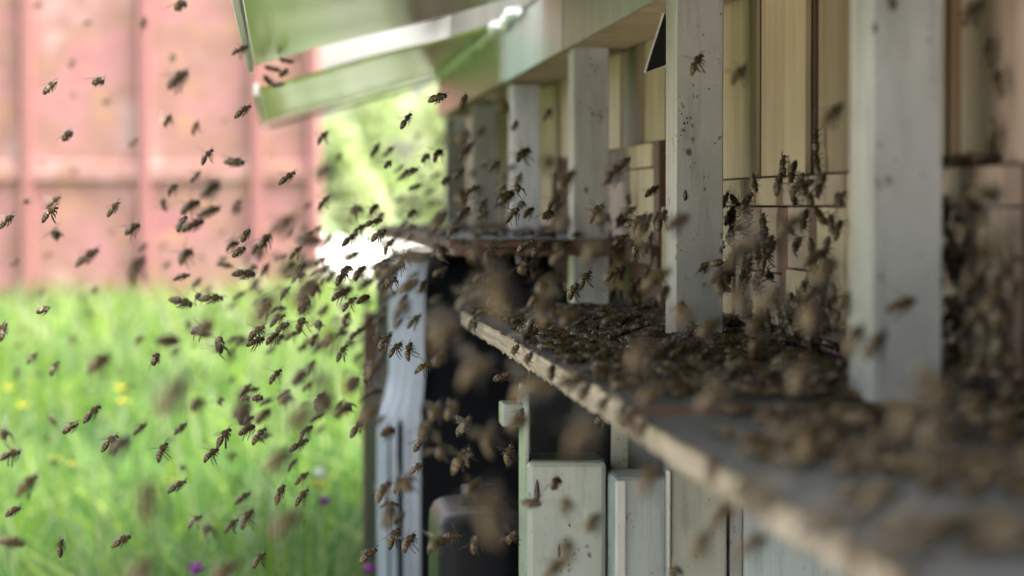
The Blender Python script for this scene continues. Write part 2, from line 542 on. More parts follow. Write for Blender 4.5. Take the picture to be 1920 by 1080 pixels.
# ---------------- shipping container far behind the meadow
CY = 16.0
xr = at(603, 387, CY).x
cont = empty('shipping_container', (xr - 2.5, CY + 1.2, 0))
tag(cont, 'rust-pink steel shipping container with upright ribs behind the meadow', 'shipping container')
mb = MB(); mb.box((xr - 5.9, CY, 0.12), (xr, CY + 2.4, 2.7), 0, 0.01)
mb.build('body', M['container'], cont)
for px, wpx in ((-760, 30), (-560, 30), (-360, 30), (-160, 30), (52, 34), (272, 36), (482, 34), (588, 32)):
    x = at(px, 387, CY).x; hw = wpx * .72 / FPX * CY / 2
    mb = MB()
    mb.prism([(x - hw, 0), (x + hw, 0), (x + hw * 0.7, -1), (x - hw * 0.7, -1)], 0.2, 2.6)
    # prism is in x/z: turn it upright
    mb.v = [(vx, CY - 0.004 + vz * 0.05, vy) for vx, vy, vz in mb.v]
    mb.build('upright_rib', M['crib'], cont)
for py in (-330, 322, 452):
    z = at(300, py, CY).z
    if py == 452: continue
    mb = MB(); mb.box((xr - 5.88, CY - 0.035, z - 0.055), (xr - 0.01, CY - 0.003, z + 0.055), 0, 0.012)
    mb.build('cross_rib', M['container'], cont)
mb = MB(); mb.box((xr - 5.95, CY - 0.06, 0.06), (xr + 0.02, CY + 2.45, 0.2), 0, 0.01); mb.build('bottom_rail', M['crib'], cont)
mb = MB(); mb.box((xr - 5.95, CY - 0.06, 2.6), (xr + 0.02, CY + 2.45, 2.76), 0, 0.01); mb.build('top_rail', M['crib'], cont)


# ---------------- shrubs and trees far behind
def tree(name, x, y, trunk_h, cr, ch, nleaf, label, cat, group=None, lo=0.0, hi=1.0, rad_leaf=0.06):
    z0 = terrain(x, y)
    e = empty(name, (x, y, z0)); tag(e, label, cat, group)
    mb = MB()
    mb.tube([(x, y, z0 - .05), (x + .05, y, z0 + trunk_h * .5), (x, y, z0 + trunk_h + ch * 0.4)], [0.05 * cr + .03, 0.04 * cr + .02, 0.02], 7)
    for k in range(7):
        a = random.uniform(0, 6.28); zz = z0 + trunk_h * random.uniform(.6, 1.2)
        q = Vector((x + math.cos(a) * cr * .7, y + math.sin(a) * cr * .7, zz + ch * random.uniform(.2, .6)))
        mb.tube([(x, y, zz), Vector((x, y, zz)).lerp(q, .5) + Vector((0, 0, .05)), q], [0.02 * cr + .01, .012 * cr + .006, .005], 5)
    mb.build('trunk', M['bark'], e, True)
    cl = []
    for k in range(22):
        a = random.uniform(0, 6.28); rr = cr * random.uniform(0.1, 0.85) ; t = random.uniform(0, 1)
        cl.append((x + math.cos(a) * rr * (1 - 0.5 * abs(t - .4)), y + math.sin(a) * rr, z0 + trunk_h * .8 + ch * t, cr * random.uniform(.22, .42), random.uniform(lo, hi)))
    V, F, T = [], [], []
    for k in range(nleaf):
        c_ = random.choice(cl)
        d = Vector((random.gauss(0, 1), random.gauss(0, 1), random.gauss(0, .8))).normalized() * c_[3] * random.uniform(.5, 1.1)
        p = Vector(c_[:3]) + d
        u = Vector((random.gauss(0, 1), random.gauss(0, 1), random.gauss(0, 1))).normalized()
        v = u.cross(Vector((random.gauss(0, 1), random.gauss(0, 1), random.gauss(0, 1)))).normalized()
        s = rad_leaf * random.uniform(.6, 1.3)
        n = len(V)
        V += [p - u * s, p - v * s * .45, p + u * s, p + v * s * .45]
        F.append((n, n + 1, n + 2, n + 3)); T += [min(1, max(0, c_[4] + random.gauss(0, .12)))] * 4
    me = bpy.data.meshes.new('crown')
    me.from_pydata([tuple(v - Vector((x, y, z0))) for v in V], [], F)
    a = me.attributes.new('tone', 'FLOAT', 'POINT'); a.data.foreach_set('value', T)
    me.materials.append(M['leaf'])
    link('crown', me, e)


G = 'shrubs and trees behind the container yard'
tree('shrub', 0.55, 24.5, 0.35, 0.42, 0.9, 1300, 'pale washed-out shrub in the bright gap beside the container', 'shrub', G, .6, 1.0)
tree('shrub', 1.38, 22.5, 0.40, 0.55, 1.05, 3000, 'yellow-green shrub in the bright gap against the hive wagon', 'shrub', G, .5, 1.0)
tree('shrub', 1.0, 27.5, 0.5, 0.6, 1.1, 1700, 'mint green shrub at the back of the bright gap', 'shrub', G, .3, .9)
tree('small_tree', 2.9, 26, 0.8, 1.0, 1.8, 5000, 'leafy small tree hidden behind the hive wagon end', 'tree', G)
tree('small_tree', -7.5, 26, 1.0, 1.4, 2.0, 5000, 'leafy small tree beyond the left end of the container', 'tree', G)

# ================================================================== the hive wagon
E = EYE.z
XP = 0.235
posts = []
for px in (1593, 1248, 1065, 953, 882, 833):
    posts.append(col_y(px, XP) - 0.045)
# posts[0] is the nearest; one more stands outside the frame beside the camera
WAG = empty('hive_wagon', (0.9, 2.4, 0))
tag(WAG, 'hive wagon with white metal posts, dark landing boards and raised shiny flaps', 'hive wagon')
PB = E - 0.080                       # landing board top
BT = E + 0.126                       # underside of eaves beam
HT = E + 0.181                       # hinge line


def drip(mb, px, py, Y, wpx, hpx, mi, out=0.0008):
    """teardrop-shaped resin drip on a face that looks down the row"""
    c = at(px, py, Y); s = Y / FPX
    n = 12; vs = [(c.x, c.y - out * 2, c.z)]
    for k in range(n):
        a = 2 * math.pi * k / n
        zz = math.sin(a) * hpx / 2 * s
        wv = wpx / 2 * s * (0.35 + 0.65 * (0.5 - 0.5 * math.sin(a)) ** 0.7)
        vs.append((c.x + math.cos(a) * wv, c.y + 0.0002, c.z + zz))
    mb.add(vs, [(0, k + 1, (k + 1) % n + 1) for k in range(n)], mi)


bots = [PB + .0015, PB + .0015, PB + .0015, E - 0.0245, E - .0245, E - .0245]
for i, y in enumerate([0.53] + posts):
    if i == 0: top, bot = HT - .003, PB + .0015
    else: top, bot = ((BT + .04, BT + .05, BT + .052, BT - .0015, BT - .0015, BT - .0015)[i - 1], bots[i - 1])
    mb = MB()
    x0, x1 = XP, XP + 0.0285
    # folded sheet channel: front web, two side flanges, small bevels
    mb.box((x0, y, bot), (x1, y + 0.003, top), 0, 0.0008)
    mb.box((x0, y + 0.0032, bot), (x0 + 0.003, y + 0.045, top), 0, 0.0008)
    mb.box((x1 - 0.003, y + 0.0032, bot), (x1, y + 0.045, top), 0, 0.0008)
    if i == 2:
        drip(mb, 1285, 366, y, 12, 24, 1)
        for q in ((1278, 213, 4, 5), (1288, 221, 4, 6), (1283, 231, 7, 5), (1289, 230, 4, 6), (1283, 244, 4, 7), (1277, 253, 4, 4), (1300, 180, 2, 14), (1310, 50, 3, 3)):
            drip(mb, *q[:2], y, *q[2:], 1)
    if i == 3: drip(mb, 1119, 217, y, 5, 6, 1)
    if i == 1:
        drip(mb, 1640, 52, y, 12, 20, 1); drip(mb, 1652, 518, y, 8, 12, 1)
    mb.build('post', [M['post'], M['drop']], WAG)

# eaves beam in lengths, painted front over bare wood
segs = [(0.2, posts[1] - .004, 'beam', 0), (posts[1] - .001, posts[2] + .012, 'beam', .001), (posts[2] + .014, posts[3] - 0.002, 'mintbeam', 0), (posts[3] + .001, 4.06, 'flapbeam', -.003)]
M['mintbeam'] = painted('mint_beam_paint', (0.30, 0.36, 0.33), (0.25, 0.31, 0.28), speck=0.3, rough=0.35)
M['flapbeam'] = mat('green_reflecting_sheet', (0.33, 0.34, 0.28), 0.22, 0.9)
bump(M['flapbeam'], N(M['flapbeam'], 'ShaderNodeTexNoise', Scale=30.0).outputs[0], 0.3, 0.004)
for y0, y1, mk, dx in segs:
    mb = MB()
    mb.box((XP - .008 + dx, y0, BT), (XP - .006 + dx, y1, HT), 1, 0.0004)
    mb.box((XP - .0058 + dx, y0, BT + .001), (XP + .045, y1, HT - .002), 0, 0.0008)
    mb.build('eaves_beam', [M['pine'], M[mk]], WAG)

# crumpled foil along the hinge of the far flap
mb = MB(); y = 2.62; pv = []
while y < 4.05:
    pv.append(Vector((XP - .012 + random.uniform(-.004, .003), y, HT + .002 + random.uniform(-.003, .004)))); y += random.uniform(.02, .05)
mb.tube(pv, [random.uniform(.003, .0075) for _ in pv], 5)
mb.build('hinge_foil', M['foil'], WAG)

# flaps: raised shiny sheets hinged on the beam, outer edge slightly lower
XO, ZO = -0.021, E + 0.121


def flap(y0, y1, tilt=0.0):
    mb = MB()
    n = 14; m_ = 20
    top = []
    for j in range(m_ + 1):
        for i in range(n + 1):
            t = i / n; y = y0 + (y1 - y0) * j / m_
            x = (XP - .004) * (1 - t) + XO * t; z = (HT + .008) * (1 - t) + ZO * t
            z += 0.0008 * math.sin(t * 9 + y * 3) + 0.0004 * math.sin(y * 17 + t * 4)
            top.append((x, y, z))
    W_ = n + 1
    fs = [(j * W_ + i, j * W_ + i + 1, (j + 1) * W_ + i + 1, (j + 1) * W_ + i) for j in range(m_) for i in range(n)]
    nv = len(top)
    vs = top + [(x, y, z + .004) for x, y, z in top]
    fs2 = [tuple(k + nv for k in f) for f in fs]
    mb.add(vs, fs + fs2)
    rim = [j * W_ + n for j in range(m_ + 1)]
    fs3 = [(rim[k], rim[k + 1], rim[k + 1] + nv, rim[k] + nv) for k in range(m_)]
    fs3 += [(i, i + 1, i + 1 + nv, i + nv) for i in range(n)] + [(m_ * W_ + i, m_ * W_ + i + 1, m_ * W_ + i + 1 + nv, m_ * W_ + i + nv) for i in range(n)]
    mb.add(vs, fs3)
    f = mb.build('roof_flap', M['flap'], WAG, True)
    e = MB()
    e.box((XO - .006, y0 - .002, ZO - .006), (XO - .001, y1 + .002, ZO + .007), 0, .001)
    o = e.build('edge_strip', M['edge'], f, origin=None)
    o.location = (0, 0, 0)
    o.data.transform(Matrix.Translation(-WAG.location))
    for yy in (() if y1 < 3 else (y1 - .014,)):
        r_ = MB()
        r_.prism([(XP - .01, HT + .0035), (XO + .004, ZO - .0035), (XO + .004, ZO - .009), (XP - .01, HT - .002)], yy, yy + .006)
        o = r_.build('stiffener', M['flap'], f)
        o.data.transform(Matrix.Translation(-WAG.location))


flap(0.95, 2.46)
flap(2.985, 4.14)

# landing boards: dark felt top on pale plywood
def board(x0, x1, y0, y1, zt, th, name='landing_board', em='ply'):
    mb = MB()
    # ragged plywood body
    k_ = int((y1 - y0) / .006); lay = 6; rowv = []
    chip = [0.0] * (k_ + 1)
    for _ in range(int(k_ / 14)):
        c0 = random.randrange(k_); dpt = random.uniform(.001, .004)
        for q_ in range(c0, min(k_ + 1, c0 + random.randint(1, 5))): chip[q_] = dpt * random.uniform(.6, 1)
    for j in range(k_ + 1):
        y = y0 + (y1 - y0) * j / k_
        for l_ in range(lay):
            rowv.append((x0 + .001 + (.0009 if l_ % 2 else 0) + random.uniform(0, .0008) + chip[j] * (1 if l_ < 3 else .3), y, zt - .0012 - (th - .0012) * l_ / (lay - 1) - (random.uniform(-.001, .001) if l_ == lay - 1 else 0)))
    mb.add(rowv, [(j * lay + l_, j * lay + l_ + 1, (j + 1) * lay + l_ + 1, (j + 1) * lay + l_) for j in range(k_) for l_ in range(lay - 1)])
    mb.box((x0 + .0065, y0 + .0005, zt - th), (x1, y1 - .0005, zt - .0014), 0)
    mb.add([(x0 + .001, y0, zt - .0012), (x0 + .001, y0, zt - th), (x0 + .008, y0, zt - th), (x0 + .008, y0, zt - .0012)], [(0, 1, 2, 3)])
    b = mb.build(name, M[em], WAG)
    mb = MB()
    n = 40; vs = []
    for j in range(n + 1):
        y = y0 + (y1 - y0) * j / n
        vs += [(x0 + .001 + random.uniform(0, .004), y, zt - .0005), (x1 - .001, y, zt)]
    mb.add(vs, [(2 * j, 2 * j + 1, 2 * j + 3, 2 * j + 2) for j in range(n)])
    o = mb.build('felt', M['tar'], b)
    o.data.transform(Matrix.Translation(-WAG.location))
    return b


board(0.139, 0.40, 0.20, 1.122, PB - .0025, .011)
board(0.139, 0.40, 1.128, 2.225, PB, .013)
board(0.134, 0.40, 2.262, 4.05, E - 0.026, .007, em='redbrown')
mb = MB(); mb.box((0.138, 2.268, E - .0395), (0.40, 4.04, E - .034), 0, .001); mb.build('board_batten', M['redbrown'], WAG)
mb = MB(); mb.box((0.139, 1.1225, PB - .010), (0.40, 1.127, PB - .0004)); mb.build('board_joint', M['redbrown'], WAG)

# underfloor shade, upper body, roof
mb = MB(); mb.box((0.20, 2.27, E - .62), (1.5, 2.29, E - .0945), 0); mb.box((0.32, 2.295, E - .62), (1.5, 4.0, E - .05)); mb.box((at(994, 700, 1.9).x, 1.9, 0.05), (0.5, 1.91, E - .095)); mb.build('underfloor_panel', M['black'], WAG)  # black sheets put in for the shade under the boards
mb = MB(); mb.box((XP + .004, 0.05, HT + .012), (1.55, 4.05, HT + .35), 0, .004); mb.build('upper_body', M['beam'], WAG)
mb = MB(); mb.box((XP - .02, 0.0, HT + .352), (1.62, 4.1, HT + .40), 0, .01); mb.build('roof', M['greyblue'], WAG)
mb = MB(); mb.box((1.5, 0.05, 0.12), (1.545, 4.0, HT + .010)); mb.build('rear_wall', M['greyblue'], WAG)

# pale steel under the boards
def steel(px0, px1, pyt, Y, d, mk, name, zb=0.05, bev=.004, top=None):
    a = at(px0, pyt, Y); b = at(px1, pyt, Y)
    mb = MB(); mb.box((a.x, Y, zb), (b.x, Y + d, a.z), 0, bev)
    return mb, a, b


mb, a, b = steel(989, 1138, 866, 1.80, .012, 'mint', 'frame_channel', bev=.0035)
drip(mb, 1007, 921, 1.7985, 13, 46, 1); drip(mb, 1068, 985, 1.7985, 5, 6, 1); drip(mb, 1060, 1013, 1.7985, 4, 5, 1); drip(mb, 1049, 1033, 1.7985, 8, 28, 1)
q = at(992, 730, 1.80)
mb.box((a.x - .0005, 1.8125, 0.05), (a.x + .0022, 1.86, q.z), 0, .0006)
k0, k1 = at(942, 757, 1.83), at(988, 800, 1.83)
mb.box((k0.x, 1.83, k1.z), (k1.x, 1.86, k0.z), 0, .001)
mb.box((k1.x - .006, 1.832, k0.z), (k1.x - .004, 1.836, k0.z + .006), 0, .0005)
mb.build('frame_channel', [M['mint'], M['drop']], WAG)
mb = MB(); mb.box((a.x + .004, 1.8125, a.z - .03), (b.x, 1.86, a.z + .0005), 0, .001); mb.build('channel_cap', mat('dark_green_enamel', (0.03, 0.06, 0.035), .4), WAG)
mb, a, b = steel(1150, 1256, 893, 1.772, .05, 'greyblue', 'frame_channel', bev=.003)
drip(mb, 1165, 986, 1.7705, 7, 10, 1); drip(mb, 1160, 1052, 1.7705, 4, 34, 1)
mb.build('frame_channel', [M['greyblue'], M['drop']], WAG)
f0, f1 = at(1154, 900, 1.77), at(1174, 900, 1.77)
mb = MB(); mb.box((f0.x, 1.7685, 0.05), (f1.x, 1.7718, f0.z), 0, .0012); mb.build('flange', M['post'], WAG)
f0, f1 = at(1250, 893, 1.765), at(1257, 893, 1.765)
mb = MB(); mb.box((f0.x, 1.762, 0.05), (f1.x, 1.7718, f0.z + .004), 0, .001); mb.build('flange', M['post'], WAG)
p0 = at(1147, 750, 1.83); p1 = at(1181, 750, 1.83); p2 = at(1300, 750, 1.84)
mb = MB(); mb.box((p0.x, 1.83, 0.05), (p1.x, 1.838, E - .0945), 0, .002); mb.build('frame_strip', M['beige'], WAG)
mb = MB(); mb.box((p1.x + .001, 1.842, 0.05), (p2.x, 1.846, E - .0945), 0); mb.build('side_panel', M['paleblue'], WAG)
mb, a, b = steel(1258, 1364, 700, 1.766, .04, 'beige', 'side_panel', bev=.0015)
for v in range(len(mb.v)):
    x, y, z = mb.v[v]; mb.v[v] = (x, y, min(z, E - .0945))
mb.build('side_panel', [M['beige']], WAG)
mb, a, b = steel(1369, 1393, 700, 1.768, .03, 'rusty', 'frame_strip', bev=.001)
mb.v = [(x, y, min(z, E - .0945)) for x, y, z in mb.v]
mb.build('frame_strip', M['rusty'], WAG)
mb, a, b = steel(1396, 2100, 700, 1.764, .03, 'paleblue', 'side_panel', bev=.002)
mb.v = [(x, y, min(z, E - .0945)) for x, y, z in mb.v]
mb.build('side_panel', M['paleblue'], WAG)

# little black metal bracket hanging between posts
mb = MB()
pa, pb, pc = at(1246, 22, 1.86), at(1210, 136, 1.86), at(1249, 124, 1.86)
pd = at(1262, 60, 1.86)
vs = [pa, pb, pc, pd]
mb.add([tuple(v) for v in vs] + [(v.x, v.y + .003, v.z) for v in vs], [(0, 1, 2, 3), (7, 6, 5, 4), (0, 4, 5, 1), (1, 5, 6, 2), (2, 6, 7, 3), (3, 7, 4, 0)])
mb.build('hanging_bracket', M['dark'], WAG)
mb = MB(); mb.tube([pa + Vector((-.0005, -.001, 0)), pb + Vector((-.0005, -.001, 0)), pc + Vector((0, -.001, 0))], [.0008, .0008, .0008], 5)
mb.build('bracket_rim', M['edge'], WAG)

# ================================================================== beehives on the wagon
XH = 0.285
M['bodydark'] = wood('hive_side', (0.10, 0.05, 0.03), (0.07, 0.035, 0.02), (0.04, 0.02, 0.012))
M['pine_light'] = wood('pine_light', (0.52, 0.42, 0.29), (0.45, 0.355, 0.24), (0.32, 0.24, 0.16))


def hive(y0, y1, step_z, planks, blocks, label, top=None):
    """planks: (y0, y1, material, dx) of the upper front; blocks: (y0, y1, z0, z1, material, dx) entrance pieces"""
    e = empty('beehive', (XH + .2, (y0 + y1) / 2, PB))
    tag(e, label, 'beehive', 'wooden beehives side by side in the wagon')
    zt = BT - .002 if top is None else top
    mb = MB()
    mb.box((XH + .0036, y0, PB + .002), (1.0, y1, BT + .04), 0, .002)
    mb.build('hive_body', M['bodydark'], e)
    for a, b, mk, dx in planks:
        mb = MB(); mb.box((XH + min(dx, .0026), a, step_z + .0012), (XH + .0034, b, zt + .04), 0, .0003)
        mb.build('front_board', M[mk], e)
    for a, b, za, zb, mk, dx in blocks:
        mb = MB(); mb.box((XH + dx, a, za), (XH + .0033, b, zb), 0, .0008)
        mb.build('entrance_block', M[mk], e)
    return e


def cy(px, X=XH): return col_y(px, X)


g_ = .0008
# hive seen right of the nearest post
s1 = E + .016
hive(.62, cy(1768), s1,
     [(.62, .80, 'pine_pink', 0), (.801, cy(1926), 'pine_brown', .004), (cy(1925), cy(1792), 'pine_pink', .002), (cy(1791), cy(1768), 'redbrown', .006)],
     [(cy(1904), cy(1771), E + .0005, s1, 'pine_pink', -.006), (cy(1904), cy(1862), PB + .06, E - .0004, 'pine_pink', -.005), (cy(1861), cy(1836), PB + .012, E - .0005, 'redbrown', -.001),
      (cy(1835), cy(1771), PB + .040, E - .0005, 'pine_pink', -.004), (cy(1904), cy(1862), PB + .012, PB + .059, 'pine_pink', -.003), (cy(1835), cy(1771), PB + .012, PB + .0392, 'pine_pink', -.002),
      (.63, .99, PB + .015, s1, 'pine_pink', -.006)],
     'pinkish wooden beehive right of the nearest post, bees climbing its front')
s2 = E + .0165
hive(cy(1766) + .004, cy(1526), s2,
     [(cy(1766) + .004, cy(1527), 'pine_brown', .002)],
     [(cy(1766) + .004, cy(1594), PB + .012, s2, 'pine', -.002), (cy(1593), cy(1527), E + .0005, s2, 'pine_pink', -.003), (cy(1593), cy(1535), PB + .018, E - .0004, 'pine', -.001)],
     'brown-fronted wooden beehive just left of the nearest post')
hive(cy(1509), cy(1246) - .004, s2,
     [(cy(1509), cy(1427), 'pine', 0), (cy(1426), cy(1416), 'redbrown', .007), (cy(1415), cy(1246) - .004, 'pine', .001)],
     [(cy(1526) + .002, cy(1481), E + .0005, s2, 'pine_pink', -.004), (cy(1467), cy(1357), E + .0005, s2, 'pine', -.004),
      (cy(1526) + .002, cy(1487), PB + .046, E - .0004, 'pine_pink', -.003), (cy(1526) + .002, cy(1487), PB + .014, PB + .045, 'pine', -.004), (cy(1486), cy(1466), PB + .010, E - .0006, 'redbrown', 0),
      (cy(1465), cy(1398), PB + .042, E - .0005, 'pine_pink', -.003), (cy(1465), cy(1430), PB + .012, PB + .0412, 'pine_pink', -.002), (cy(1429), cy(1398), PB + .012, PB + .0412, 'pine_pink', -.004),
      (cy(1397), cy(1382), PB + .012, E - .0006, 'pine_brown', -.001), (cy(1381), cy(1248), PB + .012, E - .0005, 'pine', -.003)],
     'pale wooden beehive between the second and nearest posts, bees clustered at its entrance')
s3 = E + .048
hive(cy(1245), cy(1040), s3,
     [(cy(1245), cy(1209), 'pine', 0), (cy(1208), cy(1161), 'pine_brown', .003), (cy(1160), cy(1040), 'pine', .001)],
     [(cy(1245), cy(1235), E - .03, s3, 'redbrown', -.004), (cy(1234), cy(1178), E + .030, s3, 'pine_light', -.006), (cy(1234), cy(1182), E - .028, E + .029, 'pine_light', -.004),
      (cy(1177), cy(1146), E - .028, E + .020, 'pine_pink', -.002), (cy(1245), cy(1144), E - .044, E - .031, 'redbrown', -.010), (cy(1245), cy(1120), PB + .004, E - .045, 'redbrown', 0)],
     'wooden beehive with a brown weathered board between the second and third posts')
s4 = E + .035
hive(cy(1038), cy(950), s4,
     [(cy(1038), cy(950), 'pine', .002)], [(cy(1062) + .004, cy(1022), E - .02, E + .03, 'pine', .0)] and [(cy(1038), cy(952), E - .02, s4, 'pine', -.002)],
     'olive-tinted wooden beehive seen narrowly behind the third post')
hive(cy(948), cy(836), s4,
     [(cy(948), cy(836), 'pine_brown', .004)], [(cy(948), cy(838), E - .02, s4, 'pine_brown', -.002)],
     'darkest wooden beehive at the far end of the wagon')

# ================================================================== black tank and canister beside the wagon
def rounded_box(mb, x0, x1, y0, y1, prof, r, seg=8):
    """prof: (z, grow) rings bottom to top; rounded corners radius r"""
    rings = []
    for z, gr_ in prof:
        ring = []
        for cx_, cy_, a0 in ((x1, y1, 0), (x0, y1, 90), (x0, y0, 180), (x1, y0, 270)):
            sx = -1 if cx_ == x1 else 1; sy = -1 if cy_ == y1 else 1
            for k in range(seg + 1):
                a = R(a0 + 90 * k / seg)
                ring.append((cx_ + sx * (r - gr_ * (1 if True else 0)) * 1 + math.cos(a) * r, cy_ + sy * (r - gr_) + math.sin(a) * r, z))
        rings.append(ring)
    n = len(rings[0]); vs = [v for rg in rings for v in rg]; fs = []
    for j in range(len(rings) - 1):
        for k in range(n): fs.append((j * n + k, j * n + (k + 1) % n, (j + 1) * n + (k + 1) % n, (j + 1) * n + k))
    fs.append(tuple(range(n))[::-1]); fs.append(tuple(range((len(rings) - 1) * n, len(rings) * n)))
    mb.add(vs, fs)


TY = 2.98
tk = empty('water_tank', (at(800, 600, TY).x + .08, TY + .25, 0))
tag(tk, 'black plastic water tank with ribbed rounded corner beside the hive wagon', 'tank')
xa = at(712, 900, TY).x
xb = at(735, 600, TY).x
zt = at(760, 482, TY).z
zs = at(760, 800, TY).z; zs2 = at(760, 700, TY).z
mb = MB()
rounded_box(mb, xb, xb + .4, TY, TY + .55, [(0.0, xb - xa), (zs - .15, xb - xa), (zs, (xb - xa)), (zs + .02, (xb - xa) * .8), ((zs + zs2) / 2, (xb - xa) * .4), (zs2, 0), (zt - .05, -.001), (zt - .022, -.004), (zt - .006, -.013), (zt, -.03)], .045)
mb.build('tank_body', M['tank'], tk, True)
# ribbed corner strip, sky reflection painted in as grey-blue, wider below its shoulder
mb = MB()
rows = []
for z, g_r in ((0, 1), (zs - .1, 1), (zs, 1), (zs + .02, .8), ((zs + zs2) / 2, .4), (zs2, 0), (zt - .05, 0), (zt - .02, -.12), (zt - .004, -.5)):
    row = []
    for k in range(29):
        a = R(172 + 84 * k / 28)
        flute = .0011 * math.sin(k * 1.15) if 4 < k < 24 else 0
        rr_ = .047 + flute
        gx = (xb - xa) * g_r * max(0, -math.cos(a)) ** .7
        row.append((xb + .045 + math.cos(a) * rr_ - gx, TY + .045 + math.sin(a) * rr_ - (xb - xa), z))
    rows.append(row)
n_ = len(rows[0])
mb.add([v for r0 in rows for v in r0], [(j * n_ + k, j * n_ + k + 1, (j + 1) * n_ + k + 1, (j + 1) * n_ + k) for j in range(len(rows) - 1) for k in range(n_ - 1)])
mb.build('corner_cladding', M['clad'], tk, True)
CYY = 2.02
cn = empty('plastic_canister', (at(900, 1000, CYY).x, CYY + .08, 0))
tag(cn, 'small black plastic canister with rounded shoulder in front of the tank', 'canister')
x0, x1 = at(822, 1000, CYY).x, at(988, 1000, CYY).x
zc = at(850, 965, CYY).z
mb = MB()
rounded_box(mb, x0, x1, CYY, CYY + .15, [(0.0, 0), (zc - .02, 0), (zc - .010, -.001), (zc - .004, -.004), (zc - .001, -.008), (zc, -.012)], .016)
mb.build('canister_body', M['shine'], cn, True)
mb = MB(); mb.tube([(x1 - .03, CYY + .07, zc - .002), (x1 - .03, CYY + .07, zc + .014)], [.013, .013], 14); mb.build('screw_cap', M['black'], cn, True)
# weathered stake behind the tank
SY = 3.5
a, b = at(700, 585, SY), at(697, 870, SY)
st_ = MB(); st_.box((a.x - .013, SY, 0), (a.x + .012, SY + .03, a.z), 0, .003)
o = st_.build('wooden_stake', M['redbrown'], origin=(a.x, SY, 0))
tag(o, 'dark weathered wooden stake in the meadow just left of the tank', 'stake')

